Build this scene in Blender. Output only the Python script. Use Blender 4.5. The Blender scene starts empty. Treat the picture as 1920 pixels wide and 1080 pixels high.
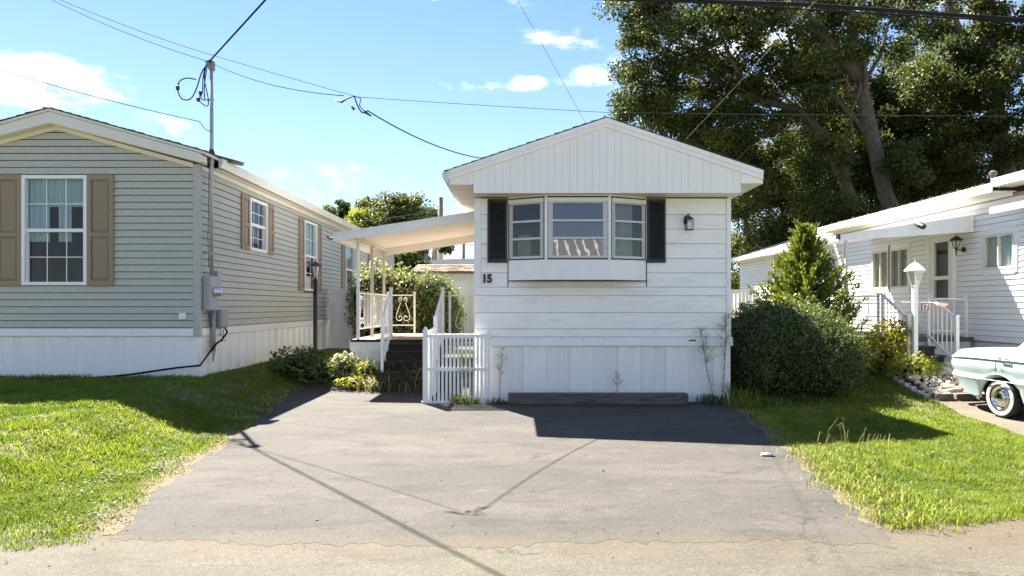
import bpy, bmesh, math, random
import numpy as np
from mathutils import Vector, Matrix

random.seed(7)
rng = np.random.default_rng(11)
scene = bpy.context.scene
col = scene.collection
R = math.radians
H = 1.56            # camera height above the driveway

# ------------------------------------------------------------------ camera
cam_d = bpy.data.cameras.new('camera')
cam_d.sensor_width = 36.0
cam_d.lens = 24.0
cam_d.shift_x = -7 / 1920
cam_d.shift_y = 34 / 1920
cam_d.clip_start = 0.05
cam_d.clip_end = 3000
cam = bpy.data.objects.new('camera', cam_d)
cam.location = (0, 0, H)
cam.rotation_euler = (R(90), 0, 0)
col.objects.link(cam)
scene.camera = cam

# ------------------------------------------------------------------ sun, sky, exposure
SUN_TO = Vector((-0.39, 0.68, 1.0)).normalized()       # towards the sun
sun_d = bpy.data.lights.new('sun', 'SUN')
sun_d.energy = 5.0
sun_d.angle = R(0.5)
sun_d.color = (1.0, 0.93, 0.82)
sun = bpy.data.objects.new('sun', sun_d)
sun.rotation_euler = (-SUN_TO).to_track_quat('-Z', 'Y').to_euler()
sun.location = (-20, 35, 40)
col.objects.link(sun)

world = bpy.data.worlds.new('World')
scene.world = world
world.use_nodes = True
SKY_STRENGTH = 0.05
EXPOSURE = 2.4
CLOUD = 9.0          # sunlit cumulus
HAZE = 4.0


def build_world():
    nt = world.node_tree
    nt.nodes.clear()
    N = nt.nodes.new
    L = nt.links.new
    out = N('ShaderNodeOutputWorld')
    bg = N('ShaderNodeBackground')
    bg.inputs['Strength'].default_value = SKY_STRENGTH
    sky = N('ShaderNodeTexSky')
    sky.sky_type = 'NISHITA'
    sky.sun_disc = False
    sky.sun_elevation = math.asin(SUN_TO.z)
    sky.sun_rotation = math.atan2(SUN_TO.x, SUN_TO.y)
    sky.altitude = 10
    sky.air_density = 0.8
    sky.dust_density = 0.0
    sky.ozone_density = 6.0
    tc = N('ShaderNodeTexCoord')
    nz = N('ShaderNodeTexNoise')
    nz.inputs['Scale'].default_value = 13.0
    nz.inputs['Detail'].default_value = 12.0
    nz.inputs['Roughness'].default_value = 0.68
    mp = N('ShaderNodeMapping')
    mp.inputs['Scale'].default_value = (1.0, 1.0, 2.6)
    L(tc.outputs['Generated'], mp.inputs['Vector'])
    L(mp.outputs['Vector'], nz.inputs['Vector'])

    def math_(op, a, b=None, clamp=False):
        m = N('ShaderNodeMath')
        m.operation = op
        m.use_clamp = clamp
        for i, x in enumerate((a, b)):
            if x is None:
                continue
            if isinstance(x, (int, float)):
                m.inputs[i].default_value = x
            else:
                L(x, m.inputs[i])
        return m.outputs[0]
    # cumulus banks: direction, angular radius, flattening, density
    banks = [((-0.66, 1, 0.33), 0.09, 2.8, 0.50), ((-0.76, 1, 0.325), 0.10, 2.2, 0.58), ((-0.50, 1, 0.262), 0.09, 4.0, 0.34),
             ((-0.065, 1, 0.325), 0.055, 2.6, 0.38), ((0.015, 1, 0.328), 0.04, 2.8, 0.38), ((0.13, 1, 0.335), 0.08, 2.6, 0.36),
             ((0.035, 1, 0.395), 0.045, 3.0, 0.34), ((0.10, 1, 0.385), 0.08, 3.0, 0.30), ((0.30, 1, 0.36), 0.14, 2.2, 0.46),
             ((-0.30, 1, 0.20), 0.16, 3.2, 0.22), ((-0.10, 1, 0.17), 0.16, 4.0, 0.24), ((-0.06, 1, 0.45), 0.14, 5.0, 0.26),
             ((0.75, 1, 0.55), 0.25, 2.2, 0.5)]
    # unseen cloud banks added around the sky to brighten the shaded house fronts
    cr = random.Random(5)
    for k in range(14):
        az = math.radians(55 + 250 * (k + cr.uniform(0.1, 0.9)) / 14)
        banks.append(((math.sin(az), math.cos(az), cr.uniform(0.25, 0.9)), cr.uniform(0.16, 0.3), 2.2, 0.5))
    total = None
    for d, rad, flat, dens in banks:
        dv = Vector(d).normalized()
        sub = N('ShaderNodeVectorMath')
        sub.operation = 'SUBTRACT'
        L(tc.outputs['Generated'], sub.inputs[0])
        sub.inputs[1].default_value = dv
        mul = N('ShaderNodeVectorMath')
        mul.operation = 'MULTIPLY'
        L(sub.outputs[0], mul.inputs[0])
        mul.inputs[1].default_value = (1, 1, flat)
        ln = N('ShaderNodeVectorMath')
        ln.operation = 'LENGTH'
        L(mul.outputs[0], ln.inputs[0])
        fall = math_('SUBTRACT', 1.0, math_('DIVIDE', ln.outputs['Value'], rad), True)
        fall = math_('MULTIPLY', math_('POWER', fall, 0.6), dens)
        total = fall if total is None else math_('MAXIMUM', total, fall)
    # noise eats the edges of the banks
    v = math_('ADD', total, math_('MULTIPLY', math_('SUBTRACT', nz.outputs['Fac'], 0.5), 1.5))
    v = math_('POWER', math_('MULTIPLY', math_('SUBTRACT', v, 0.19), 3.2, True), 1.6)
    v = math_('MULTIPLY', v, math_('MULTIPLY', total, 3.0, True), True)
    # thin even haze towards the horizon, the same all round
    sep = N('ShaderNodeSeparateXYZ')
    L(tc.outputs['Generated'], sep.inputs[0])
    hz = math_('SUBTRACT', 1.0, math_('DIVIDE', sep.outputs['Z'], 0.55), True)
    hz = math_('MULTIPLY', math_('MULTIPLY', hz, hz), 0.55)
    hm = N('ShaderNodeMix')
    hm.data_type = 'RGBA'
    L(hz, hm.inputs['Factor'])
    L(sky.outputs['Color'], hm.inputs['A'])
    hm.inputs['B'].default_value = (HAZE, HAZE * 0.985, HAZE * 0.97, 1)
    mix = N('ShaderNodeMix')
    mix.data_type = 'RGBA'
    L(v, mix.inputs['Factor'])
    L(hm.outputs['Result'], mix.inputs['A'])
    mix.inputs['B'].default_value = (CLOUD, CLOUD * 0.985, CLOUD * 0.96, 1)
    L(mix.outputs['Result'], bg.inputs['Color'])
    L(bg.outputs[0], out.inputs['Surface'])


build_world()
scene.view_settings.view_transform = 'Standard'
scene.view_settings.look = 'None'
scene.view_settings.exposure = EXPOSURE
scene.view_settings.gamma = 1.0
scene.view_settings.use_curve_mapping = False
scene.render.engine = 'CYCLES'
scene.render.resolution_x = 1024
scene.render.resolution_y = 576


# ------------------------------------------------------------------ helpers
def at(px, py, Y):
    """point at depth Y seen at photograph pixel (px, py)"""
    return Vector(((px - 967) * Y / 1280, Y, H + (574 - py) * Y / 1280))


def S(t):
    t = np.clip(t, 0, 1)
    return t * t * (3 - 2 * t)


def terrain(x, y):
    x = np.asarray(x, float)
    y = np.asarray(y, float)
    zl = 0.40 * S((-3.55 - x) / 1.5) * S((y - 4.3) / 3.2)
    zb = 0.36 * S((y - 12.1) / 1.6)
    zr = 0.38 * S((y - 10.6) / 2.6) * S((x - 3.2) / 1.0)
    z = np.maximum(np.maximum(zl, zb), zr)
    z = z - 0.08 * S((x - 5.4) / 1.2) * S((11.0 - y) / 1.2)
    return z


def tz(x, y):
    return float(terrain(x, y))


MATS = {}


def nodes_of(name):
    m = bpy.data.materials.new(name)
    m.use_nodes = True
    nt = m.node_tree
    nt.nodes.clear()
    return m, nt, nt.nodes.new, nt.links.new


def M(name, c=(0.5, 0.5, 0.5), rough=0.6, var=0.08, scale=4.0, bump=0.0, bscale=60.0, metal=0.0, spec=0.5, stretch=(1, 1, 1), dirt=None, dirt_amt=0.0, dscale=2.5):
    """painted or mineral surface: colour with noise, optional dirt stains and fine relief, in world space"""
    if name in MATS:
        return MATS[name]
    m, nt, N, L = nodes_of(name)
    out = N('ShaderNodeOutputMaterial')
    p = N('ShaderNodeBsdfPrincipled')
    p.inputs['Roughness'].default_value = rough
    p.inputs['Metallic'].default_value = metal
    p.inputs['Specular IOR Level'].default_value = spec
    L(p.outputs[0], out.inputs[0])
    g = N('ShaderNodeNewGeometry')
    mp = N('ShaderNodeMapping')
    mp.inputs['Scale'].default_value = stretch
    L(g.outputs['Position'], mp.inputs['Vector'])
    n = N('ShaderNodeTexNoise')
    n.inputs['Scale'].default_value = scale
    n.inputs['Detail'].default_value = 5
    L(mp.outputs[0], n.inputs['Vector'])
    r = N('ShaderNodeValToRGB')
    r.color_ramp.elements[0].position = 0.3
    r.color_ramp.elements[1].position = 0.7
    r.color_ramp.elements[0].color = (*[max(0, x * (1 - var)) for x in c], 1)
    r.color_ramp.elements[1].color = (*[min(1, x * (1 + var)) for x in c], 1)
    L(n.outputs['Fac'], r.inputs['Fac'])
    src = r.outputs['Color']
    if dirt is not None:
        n2 = N('ShaderNodeTexNoise')
        n2.inputs['Scale'].default_value = dscale
        n2.inputs['Detail'].default_value = 8
        n2.inputs['Roughness'].default_value = 0.7
        L(mp.outputs[0], n2.inputs['Vector'])
        r2 = N('ShaderNodeValToRGB')
        r2.color_ramp.elements[0].position = 0.5
        r2.color_ramp.elements[1].position = 0.72
        r2.color_ramp.elements[0].color = (0, 0, 0, 1)
        r2.color_ramp.elements[1].color = (dirt_amt, dirt_amt, dirt_amt, 1)
        L(n2.outputs['Fac'], r2.inputs['Fac'])
        mx = N('ShaderNodeMix')
        mx.data_type = 'RGBA'
        L(r2.outputs['Color'], mx.inputs['Factor'])
        L(src, mx.inputs['A'])
        mx.inputs['B'].default_value = (*dirt, 1)
        src = mx.outputs['Result']
    L(src, p.inputs['Base Color'])
    if bump > 0:
        nb = N('ShaderNodeTexNoise')
        nb.inputs['Scale'].default_value = bscale
        nb.inputs['Detail'].default_value = 4
        L(mp.outputs[0], nb.inputs['Vector'])
        b = N('ShaderNodeBump')
        b.inputs['Strength'].default_value = bump
        b.inputs['Distance'].default_value = 0.01
        L(nb.outputs['Fac'], b.inputs['Height'])
        L(b.outputs[0], p.inputs['Normal'])
    MATS[name] = m
    return m


def leaf_mat(name, c0, c1, c2, trans=0.35, rough=0.5, spec=0.35):
    """leaves: per-leaf colour from the 'var' attribute, with light coming through"""
    if name in MATS:
        return MATS[name]
    m, nt, N, L = nodes_of(name)
    out = N('ShaderNodeOutputMaterial')
    a = N('ShaderNodeAttribute')
    a.attribute_name = 'var'
    r = N('ShaderNodeValToRGB')
    r.color_ramp.elements[0].color = (*c0, 1)
    r.color_ramp.elements[1].color = (*c2, 1)
    e = r.color_ramp.elements.new(0.5)
    e.color = (*c1, 1)
    L(a.outputs['Fac'], r.inputs['Fac'])
    p = N('ShaderNodeBsdfPrincipled')
    p.inputs['Roughness'].default_value = rough
    p.inputs['Specular IOR Level'].default_value = spec
    L(r.outputs['Color'], p.inputs['Base Color'])
    t = N('ShaderNodeBsdfTranslucent')
    hs = N('ShaderNodeHueSaturation')
    hs.inputs['Hue'].default_value = 0.485
    hs.inputs['Saturation'].default_value = 1.1
    hs.inputs['Value'].default_value = 1.6
    L(r.outputs['Color'], hs.inputs['Color'])
    L(hs.outputs[0], t.inputs['Color'])
    mx = N('ShaderNodeMixShader')
    mx.inputs[0].default_value = trans
    L(p.outputs[0], mx.inputs[1])
    L(t.outputs[0], mx.inputs[2])
    L(mx.outputs[0], out.inputs[0])
    MATS[name] = m
    return m


def glass_mat(name, refl=0.16, tint=(0.9, 0.95, 0.95), rough=0.01, bow=0.0):
    if name in MATS:
        return MATS[name]
    m, nt, N, L = nodes_of(name)
    out = N('ShaderNodeOutputMaterial')
    tr = N('ShaderNodeBsdfTransparent')
    tr.inputs[0].default_value = (*tint, 1)
    gl = N('ShaderNodeBsdfGlossy')
    gl.inputs['Roughness'].default_value = rough
    # light already inside the pane leaves it without a second mirror
    bf = N('ShaderNodeNewGeometry')
    fr = N('ShaderNodeFresnel')
    fr.inputs['IOR'].default_value = 1.5
    ad = N('ShaderNodeMath')
    ad.operation = 'ADD'
    ad.use_clamp = True
    ad.inputs[1].default_value = refl
    L(fr.outputs[0], ad.inputs[0])
    iv = N('ShaderNodeMath')
    iv.operation = 'SUBTRACT'
    iv.inputs[0].default_value = 1.0
    L(bf.outputs['Backfacing'], iv.inputs[1])
    ml = N('ShaderNodeMath')
    ml.operation = 'MULTIPLY'
    L(ad.outputs[0], ml.inputs[0])
    L(iv.outputs[0], ml.inputs[1])
    if bow > 0:
        g = N('ShaderNodeNewGeometry')
        n = N('ShaderNodeTexNoise')
        n.inputs['Scale'].default_value = 3.0
        L(g.outputs['Position'], n.inputs['Vector'])
        b = N('ShaderNodeBump')
        b.inputs['Strength'].default_value = bow
        b.inputs['Distance'].default_value = 0.02
        L(n.outputs['Fac'], b.inputs['Height'])
        L(b.outputs[0], gl.inputs['Normal'])
    mx = N('ShaderNodeMixShader')
    L(ml.outputs[0], mx.inputs[0])
    L(tr.outputs[0], mx.inputs[1])
    L(gl.outputs[0], mx.inputs[2])
    L(mx.outputs[0], out.inputs[0])
    MATS[name] = m
    return m


def cloth_mat(name, c, trans=0.4):
    if name in MATS:
        return MATS[name]
    m, nt, N, L = nodes_of(name)
    out = N('ShaderNodeOutputMaterial')
    d = N('ShaderNodeBsdfDiffuse')
    d.inputs[0].default_value = (*c, 1)
    t = N('ShaderNodeBsdfTranslucent')
    t.inputs[0].default_value = (*c, 1)
    mx = N('ShaderNodeMixShader')
    mx.inputs[0].default_value = trans
    L(d.outputs[0], mx.inputs[1])
    L(t.outputs[0], mx.inputs[2])
    L(mx.outputs[0], out.inputs[0])
    MATS[name] = m
    return m


class MB:
    """collects faces; build() links them as ONE mesh object"""

    def __init__(self):
        self.v = []
        self.f = []

    def hexa(self, p):
        b = len(self.v)
        self.v += [tuple(q) for q in p]
        self.f += [(b, b + 3, b + 2, b + 1), (b + 4, b + 5, b + 6, b + 7), (b, b + 1, b + 5, b + 4), (b + 1, b + 2, b + 6, b + 5), (b + 2, b + 3, b + 7, b + 6), (b + 3, b, b + 4, b + 7)]
        return self

    def box(self, x0, x1, y0, y1, z0, z1):
        return self.hexa([(x0, y0, z0), (x1, y0, z0), (x1, y1, z0), (x0, y1, z0), (x0, y0, z1), (x1, y0, z1), (x1, y1, z1), (x0, y1, z1)])

    def obox(self, o, d, n, u0, u1, n0, n1, z0, z1):
        """box in a frame: o origin, d direction along, n outward normal (both horizontal unit), z up"""
        o, d, n = Vector(o), Vector(d), Vector(n)
        P = lambda u, k, z: o + d * u + n * k + Vector((0, 0, z))
        return self.hexa([P(u0, n0, z0), P(u1, n0, z0), P(u1, n1, z0), P(u0, n1, z0), P(u0, n0, z1), P(u1, n0, z1), P(u1, n1, z1), P(u0, n1, z1)])

    def prism(self, poly, ext):
        b = len(self.v)
        n = len(poly)
        e = Vector(ext)
        self.v += [tuple(q) for q in poly] + [tuple(Vector(q) + e) for q in poly]
        self.f += [tuple(range(b, b + n)), tuple(range(b + 2 * n - 1, b + n - 1, -1))]
        for i in range(n):
            j = (i + 1) % n
            self.f.append((b + i, b + n + i, b + n + j, b + j))
        return self

    def tube(self, path, r, n=8, cap=True):
        path = [Vector(p) for p in path]
        rs = r if isinstance(r, (list, tuple)) else [r] * len(path)
        b = len(self.v)
        up = Vector((0.13, 0.31, 0.94))
        for i, p in enumerate(path):
            t = (path[min(i + 1, len(path) - 1)] - path[max(i - 1, 0)])
            t = t.normalized() if t.length > 1e-9 else Vector((0, 0, 1))
            if abs(t.dot(up)) > 0.95:
                up = Vector((0.94, 0.2, 0.1))
            a = t.cross(up).normalized()
            c = t.cross(a).normalized()
            for k in range(n):
                w = 2 * math.pi * k / n
                self.v.append(tuple(p + a * (math.cos(w) * rs[i]) + c * (math.sin(w) * rs[i])))
        for i in range(len(path) - 1):
            for k in range(n):
                k2 = (k + 1) % n
                self.f.append((b + i * n + k, b + i * n + k2, b + (i + 1) * n + k2, b + (i + 1) * n + k))
        if cap:
            self.f.append(tuple(b + k for k in range(n)))
            e = b + (len(path) - 1) * n
            self.f.append(tuple(e + n - 1 - k for k in range(n)))
        return self

    def lathe(self, prof, c, n=16, axis='z', sx=1.0):
        b = len(self.v)
        c = Vector(c)
        for (r, h) in prof:
            for k in range(n):
                w = 2 * math.pi * k / n
                x, y = math.cos(w) * r, math.sin(w) * r
                if axis == 'z':
                    q = Vector((x * sx, y, h))
                elif axis == 'x':
                    q = Vector((h, x * sx, y))
                else:
                    q = Vector((x * sx, h, y))
                self.v.append(tuple(c + q))
        for i in range(len(prof) - 1):
            for k in range(n):
                k2 = (k + 1) % n
                self.f.append((b + i * n + k, b + i * n + k2, b + (i + 1) * n + k2, b + (i + 1) * n + k))
        self.f.append(tuple(b + n - 1 - k for k in range(n)))
        e = b + (len(prof) - 1) * n
        self.f.append(tuple(e + k for k in range(n)))
        return self

    def mesh(self, name, smooth=False):
        me = bpy.data.meshes.new(name)
        me.from_pydata(self.v, [], self.f)
        bm = bmesh.new()
        bm.from_mesh(me)
        bmesh.ops.recalc_face_normals(bm, faces=bm.faces)
        bm.to_mesh(me)
        bm.free()
        if smooth:
            me.polygons.foreach_set('use_smooth', [True] * len(me.polygons))
        return me

    def build(self, name, mat, parent=None, smooth=False, bevel=0.0):
        me = self.mesh(name, smooth)
        return link(name, me, mat, parent, bevel=bevel)


def link(name, me, mat, parent=None, loc=None, bevel=0.0, rot=None):
    if mat is not None and len(me.materials) == 0:
        me.materials.append(mat)
    o = bpy.data.objects.new(name, me)
    col.objects.link(o)
    if parent is not None:
        o.parent = parent
        o.matrix_parent_inverse = PWORLD[parent.name].inverted()
    PWORLD[o.name] = Matrix.Identity(4) if loc is None and rot is None else None
    if loc is not None:
        o.location = loc
    if rot is not None:
        o.rotation_euler = rot
    if PWORLD[o.name] is None:
        PWORLD[o.name] = Matrix.LocRotScale(o.location, o.rotation_euler, None)
    if bevel > 0:
        b = o.modifiers.new('bevel', 'BEVEL')
        b.width = bevel
        b.segments = 2
        b.limit_method = 'ANGLE'
    return o


PWORLD = {}


def tag(o, label=None, cat=None, group=None, kind=None):
    if label:
        o['label'] = label
    if cat:
        o['category'] = cat
    if group:
        o['group'] = group
    if kind:
        o['kind'] = kind
    return o


def thing(name, label, cat, loc=(0, 0, 0), group=None):
    o = bpy.data.objects.new(name, None)
    o.empty_display_size = 0.2
    o.location = loc
    col.objects.link(o)
    PWORLD[o.name] = Matrix.Translation(Vector(loc))
    return tag(o, label, cat, group)


def fast_mesh(name, verts, nper, mat, var=None, parent=None, smooth=False):
    """verts (N, nper, 3): N separate polygons of nper corners"""
    n = len(verts)
    me = bpy.data.meshes.new(name)
    me.vertices.add(n * nper)
    me.vertices.foreach_set('co', np.ascontiguousarray(verts, dtype=np.float32).ravel())
    me.loops.add(n * nper)
    me.loops.foreach_set('vertex_index', np.arange(n * nper, dtype=np.int32))
    me.polygons.add(n)
    me.polygons.foreach_set('loop_start', np.arange(0, n * nper, nper, dtype=np.int32))
    me.update(calc_edges=True)
    if var is not None:
        a = me.attributes.new('var', 'FLOAT', 'POINT')
        a.data.foreach_set('value', np.repeat(var, nper).astype(np.float32))
    return link(name, me, mat, parent)


def leaf_quads(c, size, aspect=0.6, up=0.5, outward=None, droop=0.0):
    """diamond leaves at points c (N,3) with sizes (N,)"""
    n = len(c)
    nrm = rng.normal(size=(n, 3))
    nrm /= np.linalg.norm(nrm, axis=1, keepdims=True)
    nrm[:, 2] += up
    if outward is not None:
        nrm += outward
    nrm /= np.linalg.norm(nrm, axis=1, keepdims=True) + 1e-9
    t = rng.normal(size=(n, 3))
    t[:, 2] -= droop
    t -= nrm * np.sum(t * nrm, axis=1, keepdims=True)
    t /= np.linalg.norm(t, axis=1, keepdims=True) + 1e-9
    b = np.cross(nrm, t)
    s = np.asarray(size)[:, None]
    fold = nrm * s * 0.12
    q = np.stack([c - t * s * 0.5, c + b * s * aspect * 0.5 + fold, c + t * s * 0.5, c - b * s * aspect * 0.5 + fold], axis=1)
    return q


def in_ball(n, power=1 / 2.2):
    d = rng.normal(size=(n, 3))
    d /= np.linalg.norm(d, axis=1, keepdims=True)
    return d * (rng.random(n) ** power)[:, None]


def text_mesh(body, size, extrude=0.004, bold=0.0):
    cu = bpy.data.curves.new('text', 'FONT')
    cu.body = body
    cu.size = size
    cu.extrude = extrude
    cu.offset = bold
    cu.resolution_u = 3
    o = bpy.data.objects.new('text', cu)
    col.objects.link(o)
    dg = bpy.context.evaluated_depsgraph_get()
    me = bpy.data.meshes.new_from_object(o.evaluated_get(dg))
    bpy.data.objects.remove(o)
    return me

# ------------------------------------------------------------------ materials
WHITE = M('white_paint', (0.84, 0.835, 0.81), 0.45, 0.03, 3, 0.05, 40, dirt=(0.66, 0.64, 0.57), dirt_amt=0.35)
WHITE_OLD = M('old_white_paint', (0.74, 0.735, 0.70), 0.55, 0.04, 2, 0.08, 30, dirt=(0.50, 0.47, 0.40), dirt_amt=0.35, dscale=1.6)
BOARD15 = M('white_hardboard', (0.91, 0.88, 0.825), 0.5, 0.03, 2, 0.25, 7, stretch=(0.35, 1, 1.6), dirt=(0.60, 0.56, 0.48), dirt_amt=0.5, dscale=5)
GABLE = M('cream_white_board', (0.88, 0.85, 0.79), 0.55, 0.03, 1.5, 0.05, 30, stretch=(3, 1, 0.6))
SKIRT = M('skirt_vinyl', (0.89, 0.87, 0.82), 0.45, 0.03, 2, stretch=(2, 2, 0.5), dirt=(0.55, 0.54, 0.50), dirt_amt=0.3, dscale=2)
SKIRT_SHADED = M('skirt_vinyl_shaded', (0.84, 0.825, 0.785), 0.5, 0.03, 2, stretch=(2, 2, 0.5), dirt=(0.50, 0.49, 0.45), dirt_amt=0.3, dscale=2)  # darker copy of the skirt vinyl; shade of tilted panels put into its colour
SAGE = M('sage_vinyl_siding', (0.45, 0.45, 0.38), 0.5, 0.08, 60, 0.06, 90, stretch=(0.25, 0.25, 1))
SAGE_TRIM = M('grey_corner_trim', (0.42, 0.43, 0.39), 0.5, 0.03, 8)
CREAM = M('cream_trim', (0.74, 0.69, 0.55), 0.5, 0.03, 3)
CREAM_PALE = M('pale_cream_trim', (0.74, 0.715, 0.64), 0.5, 0.03, 3, dirt=(0.5, 0.48, 0.4), dirt_amt=0.2)
TAUPE = M('taupe_shutter', (0.285, 0.212, 0.135), 0.55, 0.06, 70, 0.1, 120)
TAUPE_D = M('taupe_panel', (0.26, 0.19, 0.12), 0.55, 0.06, 70, 0.1, 120)
SHEATH = M('dim_interior', (0.10, 0.085, 0.07), 0.8, 0.1, 3)
CAULK = M('dark_caulk', (0.03, 0.03, 0.03), 0.7)
BLACK = M('black_paint', (0.018, 0.02, 0.022), 0.45, 0.2, 20)
BLACK_SH = M('black_shutter', (0.012, 0.015, 0.018), 0.5, 0.2, 30)
ALU = M('aluminium', (0.50, 0.49, 0.46), 0.42, 0.06, 20, metal=0.35)
GALV = M('galvanised_pipe', (0.42, 0.43, 0.43), 0.5, 0.15, 30, metal=0.4)
GREYBOX = M('grey_box', (0.36, 0.37, 0.38), 0.5, 0.06, 20, 0.05, 60)
PLASTIC = M('grey_plastic', (0.30, 0.30, 0.31), 0.5, 0.05, 20)
SHINGLE = M('dark_shingle', (0.06, 0.052, 0.045), 0.9, 0.35, 30, 0.5, 90)
SHINGLE_B = M('brown_shingle', (0.20, 0.15, 0.11), 0.9, 0.4, 22, 0.5, 60)
AWN = M('awning_white', (0.80, 0.80, 0.80), 0.45, 0.03, 3, dirt=(0.5, 0.48, 0.44), dirt_amt=0.3)
AWN_IN = M('awning_cream', (0.80, 0.785, 0.75), 0.6, 0.04, 2)
AWN_POST = M('awning_post', (0.62, 0.58, 0.50), 0.5, 0.05, 5)
RAIL = M('white_rail', (0.80, 0.80, 0.79), 0.4, 0.03, 10)
VINYL = M('white_vinyl', (0.80, 0.80, 0.78), 0.35, 0.02, 4, dirt=(0.6, 0.58, 0.5), dirt_amt=0.2)
CARPET = M('dark_step_carpet', (0.035, 0.028, 0.026), 0.95, 0.3, 60, 0.5, 200)
DECK = M('deck_boards', (0.42, 0.31, 0.22), 0.8, 0.2, 8, 0.2, 60, stretch=(1, 8, 1))
TIMBER = M('weathered_timber', (0.115, 0.10, 0.085), 0.9, 0.5, 9, 0.7, 30, stretch=(0.35, 3, 5), dirt=(0.03, 0.028, 0.02), dirt_amt=0.7, dscale=3)
BARK = M('bark', (0.095, 0.078, 0.06), 0.95, 0.45, 8, 0.9, 14, stretch=(2, 2, 0.45))
BARK_D = M('dark_bark', (0.08, 0.068, 0.056), 0.95, 0.4, 8, 0.9, 14, stretch=(2, 2, 0.45))
POLE = M('pole_wood', (0.24, 0.19, 0.13), 0.9, 0.2, 6, stretch=(4, 4, 0.3))
WIRE = M('black_wire', (0.015, 0.015, 0.017), 0.9, spec=0.05)
WIRE_G = M('grey_wire', (0.05, 0.05, 0.055), 0.9, spec=0.05)
GLASS = glass_mat('window_glass', 0.0)
GLASS_BAY = glass_mat('bay_glass', 0.10, (0.86, 0.88, 0.86), 0.012, 0.05)
GLASS_SIDE = glass_mat('side_glass', 0.03, (0.80, 0.82, 0.80), 0.012, 0.05)
GLASS_LAMP = glass_mat('lamp_glass', 0.08, (0.95, 0.94, 0.9), 0.1)
SHEER = cloth_mat('sheer_curtain', (0.72, 0.78, 0.80), 0.45)
DRAPE = cloth_mat('beige_drape', (0.55, 0.50, 0.42), 0.35)
BLIND = cloth_mat('ivory_blind', (0.66, 0.62, 0.54), 0.4)


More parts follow.
